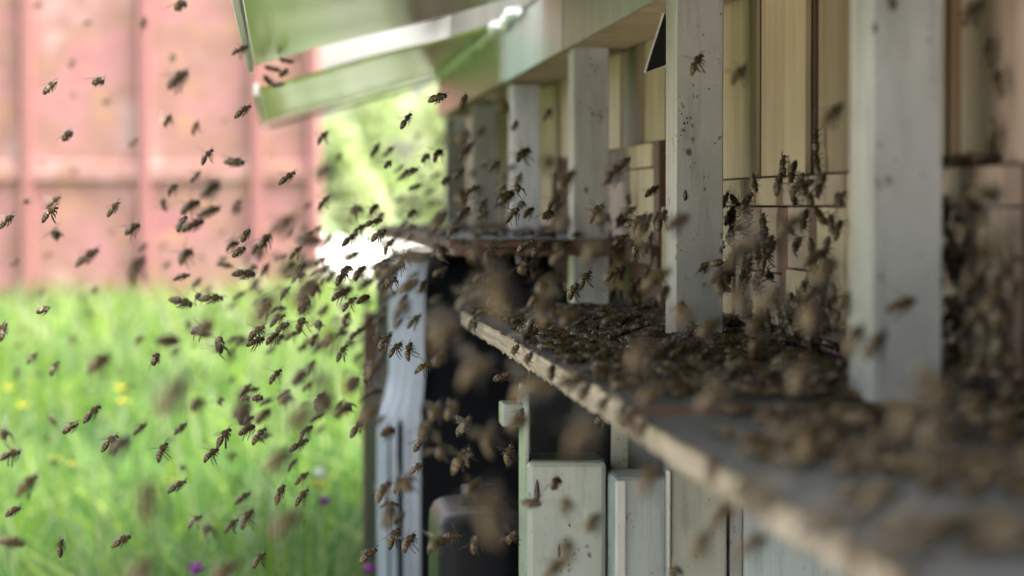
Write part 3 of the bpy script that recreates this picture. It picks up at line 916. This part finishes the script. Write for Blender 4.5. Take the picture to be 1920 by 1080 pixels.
# ================================================================== bees
def bee_mesh(pose, lod=0):
    mb = MB()
    k = 0.001
    prof = [(-7.6, .15, 3), (-7.2, .75, 0), (-6.5, 1.25, 0), (-6.2, 1.42, 1), (-5.6, 1.75, 1), (-5.0, 1.95, 0), (-4.6, 2.05, 0), (-4.2, 2.15, 1), (-3.6, 2.25, 1), (-3.1, 2.3, 0), (-2.7, 2.28, 0), (-2.3, 2.25, 1),
            (-1.6, 2.1, 1), (-1.1, 1.8, 0), (-.6, 1.3, 0), (-.2, .8, 2), (.2, 1.2, 2), (.8, 1.8, 2), (1.6, 2.15, 2), (2.4, 2.2, 2), (3.1, 1.9, 2), (3.7, 1.3, 2), (4.0, .8, 0), (4.3, 1.25, 0), (4.8, 1.6, 0), (5.4, 1.6, 0), (6.0, 1.1, 0), (6.3, .35, 0)]
    if lod: prof = prof[::2] + [prof[-1]]
    n = 8 if lod else 12
    curl = {'dangle': .045, 'tuck': .02, 'trail': .03, 'walk': .012, 'curl': .085}[pose]
    vs, fs, ms = [], [], []
    for x, r, mi in prof:
        zz = 0.0
        if x < 0: zz = -curl * x * x
        if x > 4: zz = -.35 * (x - 4)
        squash = .9 if x < 0 else 1.0
        for j in range(n):
            a = 2 * math.pi * j / n
            fat = 1.12 if x > 4 else 1.0
            vs.append((x * k, math.cos(a) * r * fat * k, (zz + math.sin(a) * r * squash) * k))
    for i in range(len(prof) - 1):
        mi = min(prof[i][2], 2)
        for j in range(n):
            mm = mi
            if mi == 1 and vs[i * n + j][2] < -.0009 - curl * prof[i][0] ** 2 * k: mm = 0
            mb.add([vs[i * n + j], vs[i * n + (j + 1) % n], vs[(i + 1) * n + (j + 1) % n], vs[(i + 1) * n + j]], [(0, 1, 2, 3)], mm)
    # legs, antennae
    legs = {'dangle': [((3, 1.2, -1.2), (3.6, 2.0, -2.6), (3.0, 2.0, -3.8)), ((1.8, 1.4, -1.4), (1.6, 2.4, -3.2), (1.0, 2.2, -5.2)), ((.8, 1.3, -1.3), (-.4, 2.2, -3.2), (-1.2, 1.9, -6.6), (-1.0, 1.8, -7.8))],
            'tuck': [((3, 1.1, -1.2), (3.8, 1.5, -2.2), (2.8, 1.3, -2.8)), ((1.8, 1.3, -1.4), (1.5, 1.8, -2.8), (.4, 1.6, -3.2)), ((.8, 1.2, -1.3), (-.6, 1.9, -2.5), (-2.8, 1.5, -3.4))],
            'trail': [((3, 1.2, -1.2), (3.6, 1.9, -2.4), (2.4, 1.9, -3.2)), ((1.8, 1.4, -1.4), (1.2, 2.3, -2.9), (-.2, 2.2, -4.3)), ((.8, 1.3, -1.3), (-1.0, 2.2, -3.0), (-3.6, 1.9, -5.0), (-4.4, 1.8, -6.0))],
            'walk': [((3, 1.2, -1.2), (4.4, 3.0, -.8), (5.6, 3.8, -3.0)), ((1.8, 1.4, -1.4), (1.8, 3.8, -.6), (1.6, 5.0, -3.0)), ((.8, 1.3, -1.3), (-1.2, 3.4, -.2), (-3.4, 4.4, -3.0))]}
    legs['curl'] = legs['dangle']
    for sgn in (-1, 1):
        for lg in legs[pose]:
            pts = [Vector((x, y * sgn, z)) * k for x, y, z in lg]
            rr = [.42, .40, .30, .2][:len(pts)]
            if len(pts) == 3: rr = [.40, .38, .16]
            if not lod and lg is legs[pose][2]:
                rr[-2 if len(pts) == 4 else 1] = .5
            mb.tube(pts, [r * k for r in rr], 4 if lod else 5, 0)
        mb.tube([Vector((5.6, .5 * sgn, .2)) * k, Vector((6.9, 1.0 * sgn, .9)) * k, Vector((8.3, 1.3 * sgn, .1)) * k], [.00018, .00016, .00014], 4, 0)
    if not lod:
        rr = random.Random(3)
        for _ in range(110):
            a = rr.uniform(0, 6.283); x = rr.uniform(-.1, 3.8); r = 2.1 - .42 * (x - 2) ** 2 * .8
            d = Vector((rr.uniform(-.4, .5), math.cos(a), math.sin(a))).normalized()
            p = Vector((x, math.cos(a) * r * .93, math.sin(a) * r * .93))
            t = Vector((1, 0, 0)).cross(d).normalized() * .13
            mb.add([(p + t) * k, (p - t) * k, (p + d * .75) * k], [(0, 1, 2)], 2)
        for sgn in (-1, 1):      # compound eyes
            bm = bmesh.new(); bmesh.ops.create_uvsphere(bm, u_segments=8, v_segments=6, radius=1)
            mb.bm(bm, 0, Matrix.Translation(Vector((5.0, 1.25 * sgn, -.1)) * k) @ Matrix.Diagonal((.0007, .0006, .001, 1)))
    me = bpy.data.meshes.new('bee_body_' + pose)
    me.from_pydata(mb.v, [], mb.f)
    for q in ('bdark', 'bamber', 'bfuzz'): me.materials.append(M[q])
    me.polygons.foreach_set('material_index', mb.m)
    me.polygons.foreach_set('use_smooth', [True] * len(mb.f))
    bm = bmesh.new(); bm.from_mesh(me)
    bmesh.ops.remove_doubles(bm, verts=bm.verts, dist=1e-6); bmesh.ops.recalc_face_normals(bm, faces=bm.faces)
    bm.to_mesh(me); bm.free()
    return me


def wing_mesh(pose, sgn):
    """fore and hind wing of one side as a thin membrane with veins"""
    k = .001
    if pose == 'walk':
        ax, up = Vector((-1, .16 * sgn, .02)), 1.7
    elif pose in ('dangle', 'curl'):
        ax, up = Vector((-.30, .85 * sgn, .65)), 1.6
    elif pose == 'tuck':
        ax, up = Vector((-.55, .80 * sgn, .15)), 1.6
    else:
        ax, up = Vector((-.75, .6 * sgn, .45)), 1.6
    ax = ax.normalized()
    side = ax.cross(Vector((0, 0, 1)) if pose != 'dangle' else Vector((1, 0, .3))).normalized()
    if side.x > 0 and pose != 'walk': side = -side
    if pose == 'walk': side = Vector((0, sgn, -.12))
    o = Vector((2.0, 1.0 * sgn, up))
    mb = MB()
    for base, ln, wd, rot in ((o, 9.0, 3.0, 0.0), (o + Vector((-1.0, 0, -.1)), 6.2, 2.2, .35)):
        d = (ax + side * rot).normalized()
        s = (side - d * side.dot(d)).normalized()
        out = [(0, -.2), (.25, -.35), (.6, -.42), (.88, -.35), (1, 0), (.92, .38), (.65, .6), (.35, .45), (.08, .12)]
        mb.add([(base + d * ln * a + s * wd * b) * k for a, b in out], [tuple(range(9))], 0)
        mb.tube([(base) * k, (base + d * ln * .6 - s * wd * .42) * k, (base + d * ln * .95 - s * wd * .3) * k], [.00012, .0001, .00006], 3, 1)
    me = bpy.data.meshes.new('bee_wing_' + pose)
    me.from_pydata(mb.v, [], mb.f)
    me.materials.append(M['wing']); me.materials.append(M['bdark'])
    me.polygons.foreach_set('material_index', mb.m)
    return me


POSES = ('dangle', 'tuck', 'trail', 'walk', 'curl')
BM_ = {p: bee_mesh(p) for p in POSES}
BL_ = {p: bee_mesh(p, 1) for p in POSES}
WM = {(p, s): wing_mesh(p, s) for p in POSES for s in (-1, 1)}
BEES = []   # dict: loc, rot(matrix3), pose, scale, L(px), px, py, where


def fly(px, py, Lpx, ang, pose=None, yaw=None, blurdepth=None):
    """a flying bee shown at a photo position; its distance follows from how long it looks"""
    ln = .0142 * random.uniform(.93, 1.07)
    yaw = (random.gauss(0, 30) if random.random() < .93 else random.choice((-1, 1)) * random.uniform(55, 80)) if yaw is None else yaw     # turned away or towards the camera
    fore = max(.55, math.cos(R(yaw)))
    Y = FPX * ln * fore / Lpx
    Y = min(max(Y, .5), 4.6)
    loc = at(px, py, Y)
    if pose is None: pose = random.choices(('dangle', 'tuck', 'trail', 'curl'), (3, 3, 3, 1.6))[0]
    rot = Matrix.Rotation(-YAW, 3, 'Z') @ Matrix.Rotation(R(-ang), 3, 'Y') @ Matrix.Rotation(R(yaw), 3, 'Z') @ Matrix.Rotation(R(random.gauss(0, 18)), 3, 'X')
    BEES.append(dict(loc=loc, rot=rot, pose=pose, s=ln / .0142, L=Lpx, px=px, py=py, where='air', Y=Y))


FLY = [  # column, row, length, nose-up angle (, pose)
 (337,8,30,25),(268,42,24,60,'curl'),(322,107,16,60,'curl'),(133,118,22,60,'curl'),(93,162,32,50,'tuck'),(139,178,15,-45),(184,151,26,10,'tuck'),(332,146,52,33,'trail'),(450,92,34,15,'dangle'),
 (313,225,28,50,'dangle'),(365,238,30,60,'dangle'),(455,207,40,35,'tuck'),(125,253,27,35,'tuck'),(387,292,37,50,'dangle'),(440,302,42,-5,'tuck'),(366,330,30,45,'dangle'),(322,352,30,35),(393,352,37,40,'trail'),
 (538,332,41,35,'tuck'),(604,256,32,45,'dangle'),(200,190,20,10),(72,8,18,20),(165,42,18,0),(250,265,25,40),(633,295,26,45,'dangle'),(606,320,42,30,'tuck'),(420,225,12,30),(140,318,16,10),(80,303,13,0),
 (615,14,30,-80,'tuck'),(557,108,15,80,'tuck'),(820,182,38,15,'tuck'),(761,225,37,55,'tuck'),(868,190,30,65,'tuck'),(942,200,35,10,'dangle'),(1026,212,27,50,'dangle'),(743,185,14,45),(745,207,12,30),(783,253,18,40),
 (703,280,34,55,'tuck'),(728,283,29,45,'tuck'),(865,255,38,40,'trail'),(872,285,34,40,'trail'),(659,258,12,40),(708,228,11,30),(797,295,20,40),(820,287,22,35),(762,330,14,40),(787,328,16,40),(817,328,24,25),
 (978,288,35,35,'dangle'),(980,318,24,-40,'dangle'),(895,325,21,45),(922,313,21,50),(912,242,12,40),(900,185,16,10),(1061,335,52,45,'trail'),(943,350,18,30),
 (1305,117,46,55,'dangle'),(1383,137,42,45,'dangle'),(1403,195,36,70,'dangle'),(1362,195,22,80,'dangle'),(1235,208,30,40,'dangle'),(1129,272,34,40,'dangle'),(1150,322,60,42,'trail'),(1170,304,30,40,'dangle'),(1222,357,34,35,'tuck'),
 (1400,340,38,30,'tuck'),(1640,50,28,88,'tuck'),(1620,115,54,45,'trail'),(1560,212,60,42,'trail'),(1725,312,52,35,'trail'),(1722,388,54,35,'trail'),(1820,22,56,50,'trail'),(1268,412,36,42,'trail'),(1335,427,40,85,'trail'),(1297,510,30,60,'dangle'),
 (1717,475,34,10,'curl'),(1740,640,54,38,'trail'),(1690,560,60,30,'trail'),(1640,490,52,50,'trail'),
 (100,377,36,35,'trail'),(92,398,42,40,'dangle'),(212,390,38,50,'tuck'),(12,413,40,42,'tuck'),(104,437,32,60,'tuck'),(305,383,24,80,'curl'),(355,385,38,30,'dangle'),(340,418,34,62,'tuck'),(392,395,43,20,'tuck'),(362,420,42,25,'tuck'),
 (247,427,27,35),(443,382,28,40),(268,463,24,45),(90,478,18,35),(163,480,54,35,'tuck'),(345,476,30,30),(415,487,27,30),(423,496,32,-10,'tuck'),(458,512,42,-4,'tuck'),(341,518,34,15,'tuck'),(252,500,62,50,'curl'),(434,453,20,25),
 (530,418,66,30,'trail'),(577,385,21,35),(603,392,14,35),(581,448,50,-10,'tuck'),(554,472,36,45,'trail'),(540,500,42,45),(555,505,27,60,'dangle'),(77,547,21,40),(177,543,21,40),(82,580,22,20),(341,565,48,-15,'tuck'),(397,558,48,0,'tuck'),
 (496,575,92,50,'trail'),(572,545,84,45,'trail'),(522,577,34,0,'curl'),(520,598,38,30,'dangle'),(604,582,27,30,'trail'),(630,598,21,40),(597,608,29,60,'tuck'),(382,613,45,35,'tuck'),(480,621,43,35,'dangle'),(510,632,29,40,'trail'),
 (548,627,33,25,'dangle'),(616,632,42,40,'dangle'),(507,655,25,35),(315,637,38,-3,'tuck'),(352,610,24,85),(260,636,23,30),(290,673,25,75,'tuck'),(4,620,34,80,'tuck'),(60,670,27,45,'trail'),(101,689,31,60,'trail'),(31,699,25,80,'curl'),
 (183,679,45,35,'dangle'),(516,703,34,45,'dangle'),(560,707,33,45,'tuck'),(600,712,56,50,'trail'),(434,710,22,35),(656,447,39,35,'dangle'),(641,515,44,55,'tuck'),(716,493,36,30,'tuck'),(705,515,24,45,'trail'),(713,530,30,50,'dangle'),
 (741,505,36,45),(780,470,64,45,'trail'),(765,535,46,30,'tuck'),(822,410,46,45),(875,400,20,20,'curl'),(960,400,35,40,'dangle'),(972,415,15,60),(990,397,27,40),(904,462,25,40),(860,445,22,20),(742,455,22,35),(757,418,27,30),
 (700,390,22,40),(712,405,22,40),(985,458,42,30,'dangle'),(898,457,25,50),(912,470,26,30),(825,472,28,45,'curl'),(1117,397,44,45,'dangle'),(1083,457,33,40,'dangle'),(1115,470,64,30,'curl'),(1048,520,25,80,'curl'),(1035,548,36,30,'trail'),
 (1073,545,36,60,'trail'),(740,653,36,40,'dangle'),(776,600,38,40,'trail'),(746,605,30,50,'tuck'),(688,635,28,60,'dangle'),(669,623,34,35,'tuck'),(690,600,30,30),(655,722,48,60,'dangle'),(605,645,36,30),(645,612,32,35),
 (172,774,46,45,'tuck'),(132,800,28,35,'tuck'),(100,788,28,-50,'tuck'),(7,812,28,40,'dangle'),(20,850,44,15,'dangle'),(50,907,58,42,'trail'),(24,957,38,30,'tuck'),(302,845,38,60,'dangle'),(262,803,33,40,'tuck'),(205,828,46,40),(224,833,54,35,'trail'),
 (366,758,36,40,'trail'),(338,802,35,40,'tuck'),(452,766,43,45,'trail'),(465,787,22,35),(493,778,32,40),(485,815,41,45,'dangle'),(418,818,46,50,'trail'),(395,850,34,35,'dangle'),(436,854,22,50,'tuck'),(533,738,27,35),(560,833,42,30,'tuck'),
 (520,860,64,35,'trail'),(547,870,29,45),(597,748,32,45),(607,757,42,55,'trail'),(594,780,32,30,'tuck'),(562,780,66,40,'trail'),(565,895,36,40,'trail'),(524,925,44,65,'tuck'),(565,930,42,50,'trail'),(332,910,42,30,'tuck'),(272,935,96,70,'curl'),
 (455,932,38,35,'tuck'),(365,975,36,35,'dangle'),(388,990,32,30,'dangle'),(433,983,36,38,'dangle'),(461,970,40,52,'dangle'),(227,1013,45,30,'tuck'),(113,1026,38,80,'tuck'),(287,1008,18,10),(485,1047,38,45,'dangle'),(535,978,78,35,'trail'),
 (322,738,100,48,'trail'),(420,1068,70,30,'trail'),(262,1068,52,40,'trail'),(22,1015,56,-5,'tuck'),(670,800,46,50,'tuck'),(690,770,52,45,'trail'),(717,920,50,55,'trail'),(727,965,42,60,'trail'),(748,969,32,42,'trail'),(737,1005,44,60,'trail'),
 (765,1015,38,50,'dangle'),(690,1040,44,40),(820,1018,40,22,'dangle'),(857,948,28,65,'dangle'),(885,912,40,38,'trail'),(862,860,46,50,'curl'),(865,800,40,50,'dangle'),(848,768,26,40),(815,770,46,55,'trail'),(795,805,42,60,'trail'),(787,830,40,50,'tuck'),
 (796,685,42,20,'dangle'),(823,672,32,45,'tuck'),(915,820,70,70,'curl'),(915,960,115,78,'curl'),(970,790,50,20,'trail'),(1012,797,32,35,'tuck'),(1030,860,40,-60,'trail'),(1090,815,84,30,'curl'),(1060,945,36,45,'dangle'),(1038,990,36,35,'dangle'),
 (1110,978,46,55,'trail'),(1060,1032,40,75,'trail'),(1040,1062,60,35,'trail'),(1265,1070,32,40,'trail'),(1215,895,80,60,'trail'),(1312,1020,70,60,'trail'),(925,545,100,80,'curl'),(880,560,60,30,'trail'),(830,620,90,45,'curl'),(890,690,84,25,'curl'),(985,722,80,30,'curl'),
 (1045,1000,28,60),(1150,510,50,35,'trail'),(1200,430,56,60,'curl'),(1230,520,70,30,'trail'),(1430,350,40,60),(1480,420,64,35,'trail'),(1380,470,70,45,'curl'),(1440,560,70,40,'trail'),(1330,610,60,30,'trail'),(1590,560,66,35,'trail'),(1530,480,60,30,'trail'),
 (1600,630,60,45,'curl'),(1340,740,80,10,'curl'),(1230,790,60,40,'curl'),(1130,780,44,35,'trail'),(1760,740,90,30,'trail'),(1860,560,70,45,'trail'),(1880,430,80,50,'trail'),(1040,905,30,50,'tuck'),(640,660,40,55,'trail'),(700,690,50,50,'trail'),(720,640,40,50,'trail'),
 (815,24,90,10,'trail'),(1500,700,70,30,'curl'),(1420,640,60,40,'curl'),(1250,650,50,40,'trail'),(1100,650,46,45,'trail'),(1000,600,40,40,'trail'),(1180,395,30,30,'tuck'),(1160,350,24,40,'tuck'),(1190,450,34,35,'dangle'),(1265,412,24,30)]
for f in FLY:
    fly(*f)
rnd = random.Random(21)
# the looser stream of further bees drifting up to the entrances
for _ in range(330):
    t = rnd.random()
    px = 430 + 620 * t + rnd.gauss(0, 70); py = 600 - 230 * t + rnd.gauss(0, 85)
    fly(px, py, rnd.choice((14, 17, 21, 26, 34)) * rnd.uniform(.85, 1.15), rnd.gauss(35, 14))
for _ in range(60):
    fly(rnd.uniform(430, 720), rnd.uniform(430, 820), rnd.uniform(18, 34), rnd.gauss(38, 14))
for _ in range(34):
    fly(rnd.uniform(0, 450), rnd.uniform(340, 900), rnd.uniform(12, 20), rnd.gauss(35, 16))
for _ in range(55):
    fly(rnd.uniform(1000, 1590), rnd.uniform(400, 640), rnd.uniform(26, 52), rnd.gauss(35, 20))
for _ in range(26):
    fly(rnd.uniform(700, 1000), rnd.uniform(560, 1060), rnd.uniform(26, 44), rnd.gauss(45, 24))
for _ in range(14):
    fly(rnd.uniform(1000, 1880), rnd.uniform(560, 780), rnd.uniform(46, 70), rnd.gauss(35, 25), 'trail')
for _ in range(14):
    fly(rnd.uniform(1350, 1900), rnd.uniform(760, 1060), rnd.uniform(60, 100), rnd.gauss(20, 35), 'curl')


def proj(p):
    d = CR.transposed() @ (p - EYE)
    return 960 + FPX * d.x / -d.z, 540 - FPX * d.y / -d.z, -d.z


placed = []


def crawl(p, nrm, heading, where, mind=.0075):
    for q in placed:
        if (q - p).length < mind: return False
    placed.append(p.copy())
    nrm = nrm.normalized()
    h = heading - nrm * heading.dot(nrm); h.normalize()
    y = nrm.cross(h)
    rot = Matrix((h, y, nrm)).transposed()
    s = random.uniform(.92, 1.08)
    px, py, d = proj(p)
    a_, b_ = proj(p + h * .0065), proj(p - h * .0065)
    BEES.append(dict(loc=p + nrm * .0031 * s, rot=rot, pose='walk', s=s, L=.75 * math.hypot(a_[0] - b_[0], a_[1] - b_[1]) + .25 * FPX * .007 / d, px=px, py=py, where=where, Y=p.y))
    return True


UP = Vector((0, 0, 1))
def rnd_head():
    a = random.uniform(0, 6.283)
    return Vector((math.cos(a), math.sin(a) * .8, 0))


# second board: dense towards the hive fronts, thinner at its front edge
cnt = 0
while cnt < 600:
    y = rnd.uniform(1.14, 2.2); x = .143 + .135 * rnd.random() ** .8
    if y > 1.75 and x < .17 and rnd.random() < .5: continue
    if crawl(Vector((x, y, PB + .0002)), UP, rnd_head(), 'board2', .0083): cnt += 1
    else: cnt += .15
cnt = 0
while cnt < 330:
    y = .36 + .75 * rnd.random() ** .8; x = .148 + .133 * rnd.random() ** .75
    if (math.sin(y * 23 + x * 31) + rnd.uniform(-.9, .9)) < -.25: continue
    if crawl(Vector((x, y, PB - .0022)), UP, rnd_head(), 'board1', .0082): cnt += 1
    else: cnt += .2
# bees clambering over the first layer, thickest at the back and round the post feet
for _ in range(170):
    crawl(Vector((.285 - .11 * rnd.random() ** 1.6, rnd.uniform(1.15, 2.15), PB + .0045 + rnd.uniform(0, .002))), Vector((rnd.gauss(0, .3), rnd.gauss(0, .3), 1)), rnd_head(), 'board2', .0085)
for _ in range(110):
    crawl(Vector((.283 - .09 * rnd.random() ** 1.5, rnd.uniform(.5, 1.11), PB + .0025 + rnd.uniform(0, .003))), Vector((rnd.gauss(0, .3), rnd.gauss(0, .3), 1)), rnd_head(), 'board1', .0085)
for _ in range(26):
    crawl(Vector((rnd.uniform(.12, .3), 2.2605, E - .029 - rnd.uniform(0, .006))), Vector((0, -1, .2)), Vector((rnd.choice((-1, 1)), 0, rnd.uniform(-.5, .8))), 'board3')
for _ in range(70):
    crawl(Vector((rnd.uniform(.125, .28), rnd.uniform(2.27, 3.4), E - .0258)), UP, rnd_head(), 'board3')
# front edge of the boards
for _ in range(15):
    y = .6 + 1.5 * rnd.random() ** 1.6
    crawl(Vector((.1385, y, PB - .004)), Vector((-1, 0, .35)), Vector((0, rnd.choice((-1, 1)), rnd.uniform(-.3, 1))), 'edge')
# hive fronts
NX = Vector((-1, 0, 0))


def wall(n, px0, px1, py0, py1, power, where, X=XH - .0062):
    for _ in range(n):
        px = rnd.uniform(px0, px1); py = py1 - (py1 - py0) * rnd.random() ** power
        y = col_y(px, X)
        p = at(px, py, y); p.x = X
        if p.z < PB + .003: continue
        crawl(p, NX, Vector((0, rnd.gauss(0, 1.0), rnd.choice((1, 1, -1)) * rnd.uniform(.3, 1))), where, .0072)


def knot(n, cx_, cyy, sx_, sy_, where, X=XH - .0062, lim=(1360, 1594)):
    for _ in range(n):
        px = rnd.gauss(cx_, sx_); py = rnd.gauss(cyy, sy_)
        if not lim[0] < px < lim[1]: continue
        y = col_y(px, X); p = at(px, py, y); p.x = X - abs(rnd.gauss(0, .003))
        if p.z < PB + .003: continue
        a = rnd.uniform(0, 6.283)
        crawl(p, NX + Vector((0, rnd.gauss(0, .35), rnd.gauss(0, .35))), Vector((0, math.cos(a), math.sin(a) * 1.3)), where, .006)


for a in ((8, 1405, 430, 24, 60), (18, 1425, 520, 26, 50), (26, 1475, 590, 45, 24), (13, 1545, 560, 26, 40), (8, 1575, 420, 14, 60), (9, 1510, 430, 30, 60), (10, 1500, 345, 40, 14), (8, 1385, 380, 16, 20), (16, 1560, 610, 30, 20)):
    knot(*a, 'front2')
for a in ((22, 1835, 450, 26, 50), (22, 1800, 590, 24, 50), (40, 1850, 690, 40, 60), (20, 1890, 610, 18, 60), (16, 1790, 420, 14, 40)):
    knot(*a, 'front1', XH - .0062, (1768, 1925))
for a in ((8, 1170, 420, 16, 40), (10, 1225, 480, 14, 40), (14, 1190, 550, 24, 20)):
    knot(*a, 'front3', XH - .006, (1148, 1246))
for _ in range(16):
    y = rnd.uniform(1.11, 1.235); crawl(Vector((XH - .003, y, s1 + .0004)), UP, rnd_head(), 'front1', .006)
for q in ((1478, 310, 88), (1540, 262, 80), (1543, 310, 60), (1865, 100, 95), (1885, 155, 60), (1875, 262, -75)):
    p = at(q[0], q[1], col_y(q[0], XH)); p.x = XH - .0002
    crawl(p, NX, Vector((0, math.cos(R(q[2])), math.sin(R(q[2])))), 'front1' if q[0] > 1760 else 'front2')
# a hanging knot of bees under the seam of the near flap, and stragglers on its edge
for dx, dz, hh in ((0, 0, (1, 0, -.6)), (.009, -.004, (-.4, .2, -1)), (-.004, -.010, (.3, .4, -1)), (.012, .006, (1, .2, -.2)), (.004, -.014, (-1, .1, -.7))):
    p = at(512, 124, 2.44); p = Vector((p.x + dx, p.y - .004 - abs(dx), p.z + dz))
    crawl(p, Vector((-.1, -.6, -1)), Vector(hh), 'flap', .002)
p = at(478, 52, 2.16); crawl(p, Vector((-.5, -.3, -1)), Vector((1, 0, .2)), 'flap')
p = at(462, 20, 2.02); crawl(p, Vector((-1, -.3, -.2)), Vector((0, 1, .1)), 'flap')
for q in ((1025, 2, 2.2), (945, 20, 2.5), (1340, 0, 1.6)):
    pass

# ---- share out: the 300 that show largest are things, all the others one mass
vis = [b for b in BEES if -40 < b['px'] < 1960 and -40 < b['py'] < 1120]
bpy.context.view_layer.update()
dg_ = bpy.context.evaluated_depsgraph_get()
for b in vis:
    q = b['loc'] + UP * .001
    hit = S.ray_cast(dg_, EYE, (q - EYE).normalized(), distance=(q - EYE).length - .006)
    b['hid'] = hit[0]
    if not hit[0] and b['where'].startswith('board2'):        # mostly covered by those in front of it
        n_ = sum(1 for o_ in vis if o_ is not b and o_['where'] == 'board2' and o_['Y'] < b['Y'] and abs(o_['px'] - b['px']) < 16 and 0 <= o_['py'] - b['py'] < 7)
        if n_ >= 3: b['L'] *= .5
vis.sort(key=lambda b: (b['hid'], -b['L']))
TH, REST = vis[:300], vis[300:]


def region(b):
    px, py, wh = b['px'], b['py'], b['where']
    if wh == 'board1': return 'on the nearest landing board'
    if wh == 'board2': return 'on the second landing board'
    if wh == 'board3': return 'on the far landing board'
    if wh == 'edge': return 'clinging to the landing board edge'
    if wh == 'front1': return 'on hive right of nearest post'
    if wh == 'front2': return 'on hive between second and nearest posts'
    if wh == 'front3': return 'on hive between third and second posts'
    if wh == 'flap': return 'hanging from the raised shiny flap'
    if py < 505 and px < 445 and py < 322: return 'over pink container above its crossrib'
    if px < 445 and py < 505: return 'over pink container below its crossrib'
    if px < 610 and 235 < py < 505: return 'over right end of pink container'
    if px < 840 and py < 240: return 'under the raised shiny flaps'
    if px < 705 and py >= 860: return 'low over the meadow grass'
    if px < 705 and py >= 680: return 'over the middle of the meadow'
    if px < 705 and py >= 505: return 'over the far strip of meadow'
    if px < 840 and py < 500: return 'in the bright gap beside the wagon'
    if px < 985 and py >= 840: return 'over lower half of black tank'
    if px < 985 and py >= 480: return 'over upper half of black tank'
    if py >= 850 and px < 1400: return 'over pale steel under the boards'
    if 1590 <= px < 1770: return 'before the nearest white post'
    if px >= 1770: return 'flying right of the nearest post'
    if 1245 <= px < 1360: return 'before the second white post'
    if 1360 <= px < 1590: return 'flying between second and nearest posts'
    if py < 480: return 'flying among the far white posts'
    return 'flying above the second landing board'


def klass(b):
    blur = 9.8e-3 * FPX * abs(1 / 1.72 - 1 / b['Y'])
    if b['L'] > 85: return 'huge blurred bee'
    if blur > 14: return 'big blurred bee'
    if blur > 6: return 'soft-edged bee'
    return 'sharp bee'


ORD = ['', 'second', 'third', 'fourth', 'fifth', 'sixth', 'seventh', 'eighth', 'ninth', 'tenth', 'eleventh', 'twelfth', 'thirteenth', 'fourteenth', 'fifteenth', 'sixteenth', 'seventeenth', 'eighteenth', 'nineteenth', 'twentieth']


def ordinal(i, n):
    if n == 1: return ''
    if i == 0: return ', leftmost'
    if i == n - 1: return ', rightmost'
    if i < n - 1 - i: return ', %s from left' % (ORD[i] if i < 20 else 'twenty-%s' % (['', 'first'] + ORD[1:10])[i - 19])
    j = n - 1 - i
    return ', %s from right' % (ORD[j] if j < 20 else 'twenty-%s' % (['', 'first'] + ORD[1:10])[j - 19])


PW = {'dangle': ' with dangling legs', 'curl': ' with curled abdomen', 'tuck': ' with tucked legs', 'trail': ' with trailing legs', 'walk': ''}
groups = {}
for b in TH:
    h = b['rot'] @ Vector((1, 0, 0))
    hd = ''
    if b['pose'] == 'walk':
        if b['where'].startswith('front'): hd = ' facing up' if h.z > 0 else ' facing down'
        else: hd = ' heading right' if h.x > .35 else (' heading left' if h.x < -.35 else (' heading away' if h.y > 0 else ' heading forward'))
    b['key'] = klass(b) + PW[b['pose']] + hd + ' ' + region(b)
    groups.setdefault(b['key'], []).append(b)
for kx, lst in groups.items():
    lst.sort(key=lambda b: b['px'])
    for i, b in enumerate(lst): b['label'] = kx + ordinal(i, len(lst))

first = {}
for b in TH:
    p_ = b['pose']
    mat4 = Matrix.Translation(b['loc']) @ b['rot'].to_4x4() @ Matrix.Scale(b['s'], 4)
    if p_ not in first:
        o = link('honey_bee', BM_[p_])
        ws = [link('wing', WM[(p_, s)], o) for s in (-1, 1)]
        first[p_] = (o, ws)
    else:
        src, sw = first[p_]
        o = src.copy(); C.objects.link(o)
        for q in sw:
            c_ = q.copy(); C.objects.link(c_); c_.parent = o
    o.matrix_world = mat4
    tag(o, b['label'], 'bee', 'honey bees flying and crawling around the hives')

# the rest
VV, FF, MM, nb = [], [], [], 0
cache = {}
for p_ in POSES:
    for ky, me in (('b', BL_[p_]), ('w1', WM[(p_, 1)]), ('w2', WM[(p_, -1)])):
        v = np.zeros(len(me.vertices) * 3, np.float32); me.vertices.foreach_get('co', v)
        cache[(p_, ky)] = (v.reshape(-1, 3), [tuple(q.vertices) for q in me.polygons], [q.material_index for q in me.polygons])
for b in REST:
    A = np.array((b['rot'] * b['s'])); t = np.array(b['loc'])
    for ky in ('b', 'w1', 'w2'):
        v, fs, ms = cache[(b['pose'], ky)]
        VV.append(v @ A.T + t)
        FF += [tuple(i + nb for i in f) for f in fs]
        MM += [(mi if ky == 'b' else (3 if mi == 0 else 0)) for mi in ms]
        nb += len(v)
me = bpy.data.meshes.new('swarming_bees')
me.from_pydata(np.concatenate(VV).tolist(), [], FF)
for q in ('bdark', 'bamber', 'bfuzz', 'wing'): me.materials.append(M[q])
me.polygons.foreach_set('material_index', MM)
me.polygons.foreach_set('use_smooth', [True] * len(FF))
o = link('swarming_bees', me)
tag(o, 'mass of smaller brown bees swarming between meadow and hive entrances', 'bees', kind='stuff')
print('bees', len(BEES), 'visible', len(vis), 'min L of things', TH[-1]['L'])
